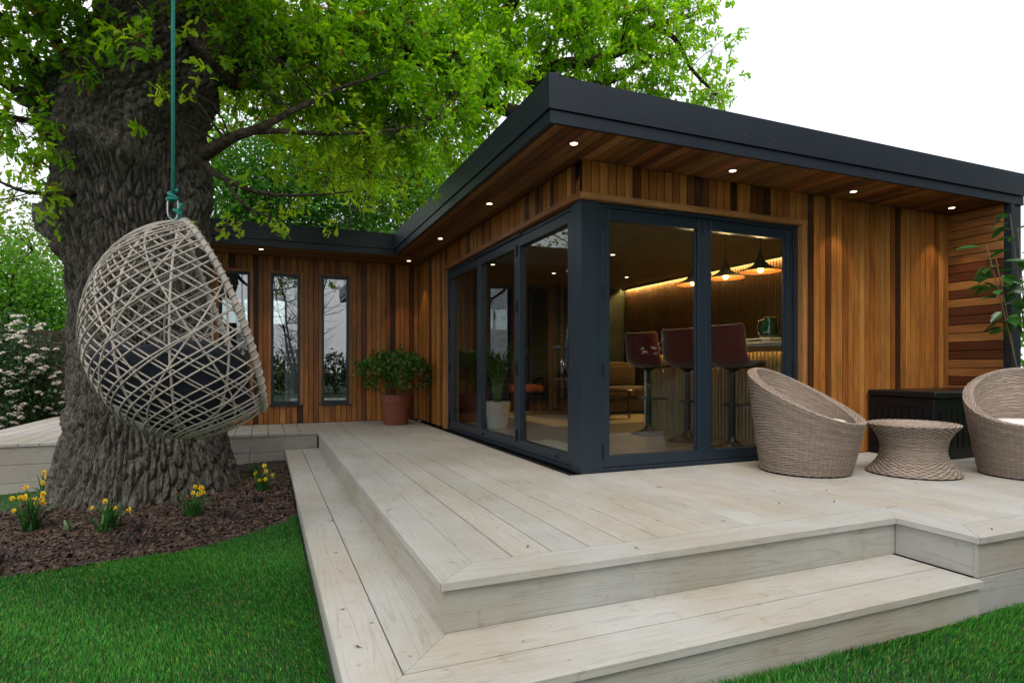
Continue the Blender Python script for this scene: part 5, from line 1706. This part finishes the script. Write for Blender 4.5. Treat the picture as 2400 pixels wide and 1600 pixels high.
# dark cushion filling the lower bowl
M_DKCUSH = simple('navy_cushion', (0.012, 0.016, 0.026), 0.85, bump=0.2, bscale=30)
nl_, na_ = 40, 22
lon = np.linspace(0, 2 * math.pi, nl_, endpoint=False); lat = np.linspace(-1.45, -0.22, na_)
Lo, La = np.meshgrid(lon, lat, indexing='ij')
pc = egg_pt(Lo, La) * 0.955
lim = egg_side(pc) - 0.05
pc[..., 0] += np.minimum(lim, 0)
top = pc[:, -1].copy()
rings_ = [pc[:, i] for i in range(na_)]
for s, zt_ in ((0.93, 0.035), (0.75, 0.055), (0.4, 0.02), (0.06, 0.0)):
    t_ = top.copy(); cen = top.mean(0)
    t_ = cen + (t_ - cen) * s; t_[:, 2] = top[:, 2] + zt_ + 0.02 * np.sin(lon * 3)
    rings_.append(t_)
A = np.stack(rings_, 1)
V = egg_world(A).reshape(-1, 3); mR = A.shape[1]
ii, jj = np.meshgrid(np.arange(nl_), np.arange(mR - 1), indexing='ij')
a = (ii * mR + jj).ravel(); b = (((ii + 1) % nl_) * mR + jj).ravel()
np_mesh('cushion', V, np.stack([a, b, b + 1, a + 1], 1), M_DKCUSH, egg, smooth=True)
bk_ = egg_world(np.array([(0.372, 0.02, -0.36)]))[0]
mk('cushion_buckle', MB().rbox(bk_ - (0.012, 0.02, 0.022), bk_ + (0.025, 0.02, 0.022), 0.006, 2), M_BLACK, egg)

# rope, knots, carabiner
m, n, l, out = new_mat('teal_rope')
p = N(n, 'ShaderNodeBsdfPrincipled', Roughness=0.6)
tc = N(n, 'ShaderNodeTexCoord'); wv = N(n, 'ShaderNodeTexWave', Scale=70.0, Distortion=1.0); wv.bands_direction = 'DIAGONAL'
l.new(tc.outputs['Object'], wv.inputs['Vector'])
l.new(ramp(n, l, wv.outputs['Fac'], [(0.1, (0.004, 0.19, 0.16)), (0.8, (0.012, 0.36, 0.29))]), p.inputs['Base Color'])
b = N(n, 'ShaderNodeBump', Strength=0.7, Distance=0.004); l.new(wv.outputs['Fac'], b.inputs['Height']); l.new(b.outputs[0], p.inputs['Normal'])
l.new(p.outputs[0], out.inputs[0])
M_ROPE = m
rp = thing('rope', 'teal braided rope with knots holding the hanging chair', 'rope', (-2.711, -0.232, 2.0))
kx = np.array((-2.711, -0.232, 0)) + Rv * (-0.006)
zk = lambda v: 0.8187 + (860 - v) / 1394 * 3.3
kz = zk(452)
mk('line', MB().tube([kx + (0.004, 0, kz + 0.01), kx + Rv * 0.004 + (0, 0, kz + 0.9), kx + Rv * 0.012 + (0, 0, 4.72)], 0.0098, 10), M_ROPE, rp, smooth=True)
kn = []
for t in np.linspace(0, 1, 60):
    ph = t * 4.4 * math.pi
    kn.append(kx + Rv * (0.022 * math.cos(ph) + 0.004 * math.sin(ph * .5)) + Fv * (0.018 * math.sin(ph)) + np.array((0, 0, kz + 0.005 - 0.055 * t + 0.012 * math.sin(ph * 0.5 + 1))))
mk('knot', MB().tube(kn, 0.0095, 8), M_ROPE, rp, smooth=True)
kn = []
k2 = kx + Rv * 0.028; kz2 = zk(499)
for t in np.linspace(0, 1, 50):
    ph = t * 3.6 * math.pi
    kn.append(k2 + Rv * (0.016 * math.cos(ph) - 0.03 * max(0, t - .85) * 6) + Fv * (0.014 * math.sin(ph)) + np.array((0, 0, kz2 + 0.022 * math.sin(ph * .5) - 0.02 * t - 0.10 * max(0, t - .85))))
mk('knot', MB().tube(kn, 0.0085, 8), M_ROPE, rp, smooth=True)
mk('tail', MB().tube([k2 + (0, 0, kz2), k2 + Rv * 0.014 + (0, 0, kz2 + 0.025), k2 + Rv * 0.026 + Fv * -.01 + (0, 0, kz2 + 0.05)], [0.009, 0.009, 0.011], 8), M_ROPE, rp, smooth=True)
cb_ = thing('carabiner', 'grey metal carabiner linking the rope to the hanging chair', 'carabiner', (-2.71, -0.232, kz - 0.1))
loop = []
for t in np.linspace(0, 2 * math.pi, 40, endpoint=False):
    cx_, sz_ = math.cos(t), math.sin(t)
    loop.append(kx + Rv * (0.004 + 0.024 * math.copysign(abs(cx_) ** 0.6, cx_)) + Fv * (0.010 * cx_) + np.array((0, 0, kz - 0.085 + 0.062 * math.copysign(abs(sz_) ** 0.8, sz_))))
mk('loop', MB().tube(loop, 0.0055, 8, closed=True), M_STEEL, cb_, smooth=True)

# ================================================================ bed plants
M_DAFLEAF = leaf_mat('daffodil_leaf', 0.2, 0.45, (1.2, 1.4, 0.8), 0.4)
M_PETAL = leaf_mat('daffodil_petal', 0.35, 0.5, (1.2, 1.1, 0.6), 0.3)


def strap_leaves(base, n_, hmin, hmax, spread, wid, c0, c1, name, parent, mat, seg=6, curl=0.5):
    V, F, Cc = [], [], []
    for k in range(n_):
        az = RS.uniform(0, 6.283); h_ = RS.uniform(hmin, hmax); ln = RS.uniform(0.1, spread) * h_
        b0 = np.array(base) + np.array((RS.normal(0, .03), RS.normal(0, .03), 0))
        dr = np.array((math.cos(az), math.sin(az), 0)); sd = np.array((-math.sin(az), math.cos(az), 0))
        tw = RS.uniform(-1, 1); col_ = np.array(c0) + (np.array(c1) - c0) * RS.rand()
        i0 = len(V)
        for s in range(seg + 1):
            t = s / seg
            c = b0 + dr * ln * t ** 1.8 + np.array((0, 0, h_ * (t - curl * (ln / h_) * t ** 3 * 0.8)))
            w = wid * (1 - t ** 3 * 0.92)
            s2 = sd * math.cos(tw * t) + dr * math.sin(tw * t)
            V += [c - s2 * w, c + s2 * w]; Cc += [col_, col_]
            if s: F.append((i0 + 2 * s - 2, i0 + 2 * s - 1, i0 + 2 * s + 1, i0 + 2 * s))
    return np_mesh(name, np.array(V), np.array(F), mat, parent, np.array(Cc), smooth=True)


def daffodil(label, x, y, n_leaf, flowers, h=0.30):
    z0_ = float(bed_z(np.array(x), np.array(y))) - 0.005
    d = thing('daffodil_clump', label, 'daffodils', (x, y, z0_), 0, 'daffodil clumps in the bed')
    tag(strap_leaves((x, y, z0_), n_leaf, h * .6, h * 1.1, 1.1, 0.0072, (0.014, 0.065, 0.014), (0.05, 0.18, 0.03), 'leaves', d, M_DAFLEAF), kind='stuff')
    for k in range(flowers):
        az = RS.uniform(0, 6.283); rr_ = RS.uniform(0.03, 0.15); hh_ = h * RS.uniform(0.5, 1.0)
        tip = np.array((x + rr_ * math.cos(az), y + rr_ * math.sin(az), z0_ + hh_))
        b0 = np.array((x + RS.normal(0, .03), y + RS.normal(0, .03), z0_))
        fl_ = mk('flower', MB().tube([b0, (b0 + tip) / 2 + (0, 0, .02), tip], [0.003, 0.003, 0.0025], 5), M_TWIG if RS.rand() < .15 else simple('stem%d' % k, (0.04, 0.12, 0.02), .5), d)
        face = np.array((RS.normal(-0.1, .5), -1.0 + RS.normal(0, .4), RS.uniform(-.1, .4))); face /= np.linalg.norm(face)
        a1 = np.cross(face, (0, 0, 1)); a1 /= np.linalg.norm(a1); a2 = np.cross(a1, face)
        wilt = RS.rand() < 0.22
        V, F, Cc = [], [], []
        pcol = np.array((0.86, 0.66, 0.02)) if not wilt else np.array((0.36, 0.16, 0.03))
        sz = (0.021 if not wilt else 0.012) * RS.uniform(.8, 1.2)
        for q in range(6):
            t = q * math.pi / 3; dr = a1 * math.cos(t) + a2 * math.sin(t); sd = -a1 * math.sin(t) + a2 * math.cos(t); i0 = len(V)
            V += [tip, tip + dr * sz * .55 + sd * sz * .36 - face * .002, tip + dr * sz * 1.15 - face * .004, tip + dr * sz * .55 - sd * sz * .36 - face * .002]
            F.append((i0, i0 + 1, i0 + 2, i0 + 3)); Cc += [pcol * .85, pcol, pcol, pcol]
        tc2 = pcol * np.array((1.05, 0.75, .8))
        i0 = len(V)
        for ring_i, (rr2, off) in enumerate(((0.28, 0.0), (0.34, 0.55), (0.46, 0.72))):
            for q in range(8):
                t = q * math.pi / 4
                V.append(tip + (a1 * math.cos(t) + a2 * math.sin(t)) * sz * rr2 + face * sz * off); Cc.append(tc2)
        for ring_i in range(2):
            for q in range(8):
                a_ = i0 + ring_i * 8 + q; b_ = i0 + ring_i * 8 + (q + 1) % 8
                F.append((a_, b_, b_ + 8, a_ + 8))
        np_mesh('bloom', np.array(V), np.array(F), M_PETAL, fl_, np.array(Cc))
    return d


daffodil('big daffodil clump at the far left with many yellow blooms', -3.86, 1.50, 60, 13, 0.34)
daffodil('daffodil clump with tall leaves, few blooms, in front of the trunk', -3.30, 1.16, 46, 4, 0.26)
daffodil('daffodil clump with one bright bloom right of the trunk front', -2.76, 1.24, 42, 8, 0.24)
daffodil('daffodil clump close to the deck step, right of the trunk', -2.27, 1.90, 40, 7, 0.24)
daffodil('daffodil clump tucked left behind the trunk base', -4.02, 2.50, 48, 6, 0.29)
zb = float(bed_z(np.array(-2.36), np.array(2.62)))
bb_ = thing('bluebell', 'single pale lilac bluebell between trunk and deck step', 'bluebell', (-2.36, 2.62, zb))
tag(strap_leaves((-2.36, 2.62, zb), 16, 0.14, 0.24, 0.9, 0.007, (0.015, 0.06, 0.014), (0.03, 0.11, 0.02), 'leaves', bb_, M_DAFLEAF), kind='stuff')
mk('stem', MB().tube([(-2.38, 2.6, zb), (-2.385, 2.595, zb + 0.2), (-2.375, 2.59, zb + 0.34)], 0.003, 5), M_TWIG, bb_)
V, F = scatter(tvl, tfl, np.array([(-2.38, 2.593, zb + 0.2 + 0.009 * k) for k in range(16)]), frames(RS.normal(0, 1, (16, 3)) - (0, 0, .3), np.tile((0, 0, 1.), (16, 1))), np.full(16, 0.028))
np_mesh('bells', V, F, M_PETAL, bb_, np.tile((0.42, 0.30, 0.55), (16 * 6, 1)))
for lab, x, y in (('black grass tuft by the lawn edge left of centre', -3.05, 0.78), ('black grass tuft at the far left lawn edge', -3.78, 0.80), ('black grass tuft between the two front daffodil clumps', -3.08, 1.02), ('black grass tuft right of the single bright daffodil', -2.52, 1.10), ('black grass tuft near the step and daffodils', -2.30, 1.45)):
    g_ = strap_leaves((x, y, float(bed_z(np.array(x), np.array(y)))), 26, 0.07, 0.13, 1.7, 0.0035, (0.008, 0.008, 0.011), (0.03, 0.028, 0.04), 'black_grass', None, M_DAFLEAF, curl=0.9)
    tag(g_, lab, 'grass tuft', 'black grass tufts in the bed')
hs = strap_leaves((-3.58, 1.28, float(bed_z(np.array(-3.58), np.array(1.28)))), 7, 0.07, 0.12, 1.2, 0.014, (0.10, 0.16, 0.08), (0.22, 0.28, 0.15), 'hosta_shoot', None, M_DAFLEAF)
tag(hs, 'pale variegated shoot at the foot of the trunk', 'plant')

# ================================================================ left background
fence = thing('fence', 'dark timber board fence behind the white flowering shrub', 'fence', (-7.5, 10.6, -0.55))
mk('rail', MB().box((-11.0, 10.62, 0.0), (-3.8, 10.68, 0.08)).box((-11.0, 10.62, 1.1), (-3.8, 10.68, 1.18)), M_FENCE, fence, color=(0.035, 0.022, 0.015))
x = -10.9
while x < -3.9:
    f_ = random.uniform(0.6, 1.2)
    board(fence, (x, 10.60, 0.5 + random.uniform(-.01, .01)), (0, 0, 1), (1, 0, 0), 2.1, 0.142, 0.02, M_FENCE, (0.045 * f_, 0.028 * f_, 0.018 * f_)); x += 0.147


def leaf_blob(masses, n_, size, cols, mat, name, parent, tv=tvl, tf=tfl, M=I4, shell=0.5):
    P, D = [], []
    tot = sum(m_[6] for m_ in masses)
    for (x, y, z, a_, b_, c_, w_) in masses:
        k = int(n_ * w_ / tot)
        q = RS.normal(0, 1, (k, 3)); q /= np.linalg.norm(q, axis=1, keepdims=True)
        r_ = RS.rand(k, 1) ** shell
        # clump: pull toward random sub centres
        sub = RS.normal(0, 1, (max(4, k // 45), 3)); sub /= np.linalg.norm(sub, axis=1, keepdims=True); sub *= RS.rand(len(sub), 1) ** 0.45
        pick = sub[RS.randint(0, len(sub), k)]
        pos = pick + RS.normal(0, 0.17, (k, 3))
        P.append(pos * (a_, b_, c_) + (x, y, z)); D.append(q + pos * 0.5)
    P, D = np.vstack(P), np.vstack(D)
    Nn = RS.normal(0, .7, P.shape); Nn[:, 2] += 1
    V, F = scatter(tv, tf, P, frames(D, Nn), size * RS.uniform(.6, 1.3, len(P)))
    t = RS.beta(1.5, 2, (len(P), 1))
    cc = np.array(cols[0]) * (1 - t) + np.array(cols[1]) * t
    return tag(np_mesh(name, V, F, mat, parent, np.repeat(cc, len(tv), axis=0), M=M), kind='stuff')


M_BGLEAF = leaf_mat('far_leaf', 0.5, 0.5, (1.5, 1.5, 0.7), 0.3)
M_BGBARK = bark_mat('far_bark', (0.025, 0.02, 0.016), (0.10, 0.085, 0.07), (20, 20, 5), 0.5)


def bg_tree(name, label, x, y, h, masses, n_, size, cols, stems=3, lean=0.6, group='trees beyond the garden room', r=0.07, twigs=14):
    t = thing(name, label, 'tree', (x, y, -0.5), 0, group)
    tr_ = MB()
    for s in range(stems):
        az = RS.uniform(0, 6.28); top_ = np.array((x + lean * math.cos(az) * h * .25, y + lean * math.sin(az) * h * .25, h * RS.uniform(.75, 1)))
        b0 = np.array((x + RS.normal(0, .12), y + RS.normal(0, .12), -0.6))
        ps_ = [b0 + (top_ - b0) * q + RS.normal(0, .06, 3) * (q > 0) + np.array((top_[0] - b0[0], top_[1] - b0[1], 0)) * 0.25 * (q ** 2 - q) for q in np.linspace(0, 1, 9)]
        tr_.tube(ps_, list(np.linspace(r, 0.012, 9)), 7)
        for k in range(twigs):
            i = RS.randint(2, 9); e = ps_[i] + RS.normal(0, 1, 3) * (h * .11, h * .11, h * .05) + (0, 0, h * .08)
            tr_.tube([ps_[i], (ps_[i] + e) / 2 + RS.normal(0, .05, 3), e], [r * .25, r * .15, 0.004], 4, caps=False)
    mk('trunk', tr_, M_BGBARK, t, smooth=True)
    leaf_blob(masses, n_, size, cols, M_BGLEAF, 'crown', t)
    return t


G1 = ((0.03, 0.12, 0.015), (0.10, 0.28, 0.03)); G2 = ((0.06, 0.20, 0.015), (0.17, 0.38, 0.04)); G3 = ((0.10, 0.19, 0.03), (0.24, 0.34, 0.08)); G4 = ((0.02, 0.075, 0.015), (0.06, 0.16, 0.03))
# behind the wing
bg_tree('young_tree', 'slim multi stemmed green tree behind the wing roof beside the oak trunk', -2.6, 11.5, 8.0, [(-2.6, 11.5, 5.0, 1.7, 1.2, 2.0, 1)], 14000, 0.125, G1, 4)
bg_tree('young_tree', 'slim tree with bare upright stems behind the wing roof middle', -0.6, 12.2, 8.0, [(-0.6, 12.2, 5.2, 1.4, 1.0, 2.0, 1), (-0.2, 12.2, 4.0, 1.4, .8, .6, .5)], 12000, 0.125, G1, 5)
bg_tree('young_tree', 'bright green tree behind the roof valley where wing meets room', 1.4, 13.0, 9.0, [(1.2, 13, 5.2, 1.7, 1.1, 2.2, 1), (2.0, 13, 6.6, 1.2, 1, 1.6, .6)], 16000, 0.12, G2, 4)
bg_tree('conifer_tree', 'feathery grey green conifer top just above the side fascia', 3.4, 15.0, 8.4, [(3.4, 15, 6.2, 1.0, 1, 2.0, 1)], 3000, 0.12, ((0.05, 0.10, 0.04), (0.12, 0.18, 0.07)), 1, 0.1)
# left of the trunk
bg_tree('willow_tree', 'pale yellow green tree far left behind the flowering shrub', -10.5, 15.5, 8.0, [(-10.5, 15.5, 4.2, 2.6, 2, 3.2, 1), (-8.2, 16.2, 3.6, 1.8, 1.5, 2.6, .8)], 15000, 0.13, G3, 3, .8, r=.12)
bg_tree('hazel_tree', 'bright green leafy small tree left between fence and oak trunk', -7.7, 11.9, 4.4, [(-7.7, 11.9, 2.4, 1.3, .9, 1.3, 1), (-6.4, 12.3, 1.9, 1.0, .8, 1.0, .6)], 8000, 0.12, G2, 4)

# white flowering shrub
vs_ = thing('flowering_shrub', 'dense dark shrub covered in white flower clusters by the deck', 'shrub', (-6.1, 8.3, -0.55))
mk('stems', MB().tube([(-6.1, 8.3, -.6), (-6.3, 8.3, .4), (-6.5, 8.4, 1.2)], [.05, .03, .01], 6).tube([(-6.05, 8.3, -.6), (-5.95, 8.25, .4), (-5.8, 8.2, 1.1)], [.05, .03, .01], 6), M_BGBARK, vs_)
leaf_blob([(-6.0, 8.3, 0.62, 0.62, 0.6, 1.0, 1.0), (-5.75, 8.25, 0.2, 0.45, 0.5, 0.75, .5), (-6.65, 8.5, 0.7, 0.7, .6, 1.0, .8)], 9000, 0.075, ((0.010, 0.035, 0.010), (0.035, 0.095, 0.025)), M_SHRUB, 'foliage', vs_)
M_BLOSSOM = leaf_mat('white_blossom', 0.3, 0.6, (1, 1, 1), 0.2)
tvp = np.array([(0, -.5, 0), (.5, 0, .2), (0, .5, 0), (-.5, 0, .2)])
bms = []
for k in range(4):
    q = RS.normal(0, 1, (34, 3)); q /= np.linalg.norm(q, axis=1, keepdims=True); q[:, 2] = np.abs(q[:, 2]) * .6
    V, F = scatter(tvp, [(0, 1, 2, 3)], q * 0.052, frames(RS.normal(0, 1, (34, 3)), q), np.full(34, 0.028))
    o = np_mesh('flower_cluster', V, F, M_BLOSSOM, vs_, np.repeat(np.array((0.82, 0.77, 0.66)) * RS.uniform(.75, 1.1, (34, 1)), 4, axis=0), M=Matrix.Translation((-6.1 + .2 * k, 7.68, .5 + .2 * k)))
    bms.append(o.data)
camv = np.array((-2.244, -4.0, .8))
for k in range(150):
    c, rr_ = [((-6.0, 8.3, 0.62), (0.66, 0.64, 1.04)), ((-5.75, 8.25, 0.2), (0.49, 0.54, 0.79)), ((-6.65, 8.5, 0.7), (0.74, .64, 1.04))][RS.choice(3, p=[.5, .2, .3])]
    q = RS.normal(0, 1, 3); q /= np.linalg.norm(q); q[1] = -abs(q[1]) if RS.rand() < .8 else q[1]
    o = bpy.data.objects.new('flower_cluster', bms[k % 4])
    pos = Vector(c) + Vector(q * rr_)
    reg(o, vs_, Matrix.Translation(pos) @ Matrix.Rotation(RS.uniform(0, 6), 4, 'Z') @ Matrix.Rotation(-0.5 * q[1], 4, 'X') @ Matrix.Scale(RS.uniform(.7, 1.2), 4))

# ================================================================ plant at the right edge
rs_ = thing('garden_shrub', 'leafy shrub sprays reaching in at the right edge before the dark post', 'shrub', (4.30, -0.88, -0.4))
stm = MB(); PP, DD, SS = [], [], []
for (dx_, dy_, hz, lean_) in ((-0.06, 0.0, 2.12, -0.36), (0.02, 0.05, 2.42, -0.20), (0.1, -0.05, 1.85, -0.18), (0.0, 0.08, 2.02, -0.26), (0.05, 0.1, 2.3, -0.12)):
    b0 = np.array((4.30 + dx_, -0.88 + dy_, -0.4)); tip = b0 + Rv * lean_ + np.array((0, 0, hz + 0.2))
    ps_ = [b0 + (tip - b0) * q + Rv * lean_ * 0.4 * q * q for q in np.linspace(0, 1, 7)]
    stm.tube(ps_, list(np.linspace(.012, .004, 7)), 6)
    for k in range(15):
        q = RS.uniform(0.70, 1.0); i = min(int(q * 6), 5); c = ps_[i] + (ps_[i + 1] - ps_[i]) * (q * 6 - i)
        d = RS.normal(0, 1, 3) * (1, 1, .35) + Rv * -0.4
        PP.append(c + d / np.linalg.norm(d) * 0.05); DD.append(d + (0, 0, -.25)); SS.append(RS.uniform(.12, .19))
mk('stems', stm, M_TWIG, rs_, smooth=True)
PP, DD, SS = np.array(PP), np.array(DD), np.array(SS)
tv8 = np.array([(0, 0, 0), (.25, -.2, .05), (.55, -.24, .05), (.8, -.13, 0), (1, 0, -.08), (.8, .13, 0), (.55, .24, .05), (.25, .2, .05), (.4, 0, -.03)])
tf8 = [(0, 1, 8), (1, 2, 8), (2, 3, 8), (3, 4, 8), (4, 5, 8), (5, 6, 8), (6, 7, 8), (7, 0, 8)]
V, F = scatter(tv8, tf8, PP, frames(DD, RS.normal(0, .45, PP.shape) + (0, 0, 1)), SS)
cc = np.array((0.035, 0.12, 0.025)) * RS.uniform(.7, 1.4, (len(PP), 1))
np_mesh('leaves', V, F, leaf_mat('glossy_leaf', .2, .28, (1.3, 1.5, .8), 0.6), rs_, np.repeat(cc, 9, axis=0))
hr = thing('hedge', 'strip of bright green hedge beyond the right end of the room', 'hedge', (8.0, 0.5, -.4))
mk('stems', MB().tube([(8.0, 0.5, -0.5), (8.05, 0.5, 0.6), (8.0, 0.55, 1.6)], [0.06, 0.04, 0.015], 6), M_BGBARK, hr)
leaf_blob([(8.0, y, 1.0, 0.8, 1.3, 1.7, 1) for y in (-4.5, -2.5, -0.5, 1.5, 3.5, 5.5)], 11000, .13, G2, M_BGLEAF, 'foliage', hr)

# ================================================================ garden behind the viewer, seen mirrored in the glass
for lab, x, y, h_, nn, cl_ in (('big leafy tree across the lawn, mirrored in the right doors', 6.0, -12.0, 9.0, 9000, G4), ('tall dense tree across the lawn, mirrored in the right door', 11.5, -10.0, 9.5, 9000, G4), ('leafy tree across the lawn, mirrored beside the bar', 16.0, -7.0, 9.0, 7000, G4)):
    bg_tree('garden_tree', lab, x, y, h_, [(x, y, h_ * .52, 3.2, 3.0, h_ * .5, 1)], nn, .55, cl_, 2, group='trees behind the viewer', r=.14)
bg_tree('bare_tree', 'thin leafless tree mirrored in the narrow wing windows', -0.9, -13.5, 7.5, [(-0.9, -13.5, 5.5, 2.0, 2, 1.6, 1)], 150, .15, G4, 6, .9, group='trees behind the viewer', r=.07, twigs=60)
hd = thing('hedge', 'low mixed hedge across the lawn mirrored in the wing windows', 'hedge', (0, -14, -.4))
leaf_blob([(x, -14.5, .6, 1.6, .8, 1.3, 1) for x in range(-12, 9, 2)], 14000, .20, ((0.03, 0.06, 0.01), (0.12, 0.13, 0.025)), M_BGLEAF, 'foliage', hd)
hd2 = thing('hedge', 'tall dense evergreen hedge across the lawn mirrored in the right doors', 'hedge', (9, -15, -.4))
leaf_blob([(x, -15.5 + 0.25 * x, 3.0, 2.2, 1.2, 4.4, 1) for x in range(6, 26, 2)], 15000, .5, ((0.012, 0.035, 0.010), (0.04, 0.085, 0.02)), M_BGLEAF, 'foliage', hd2)
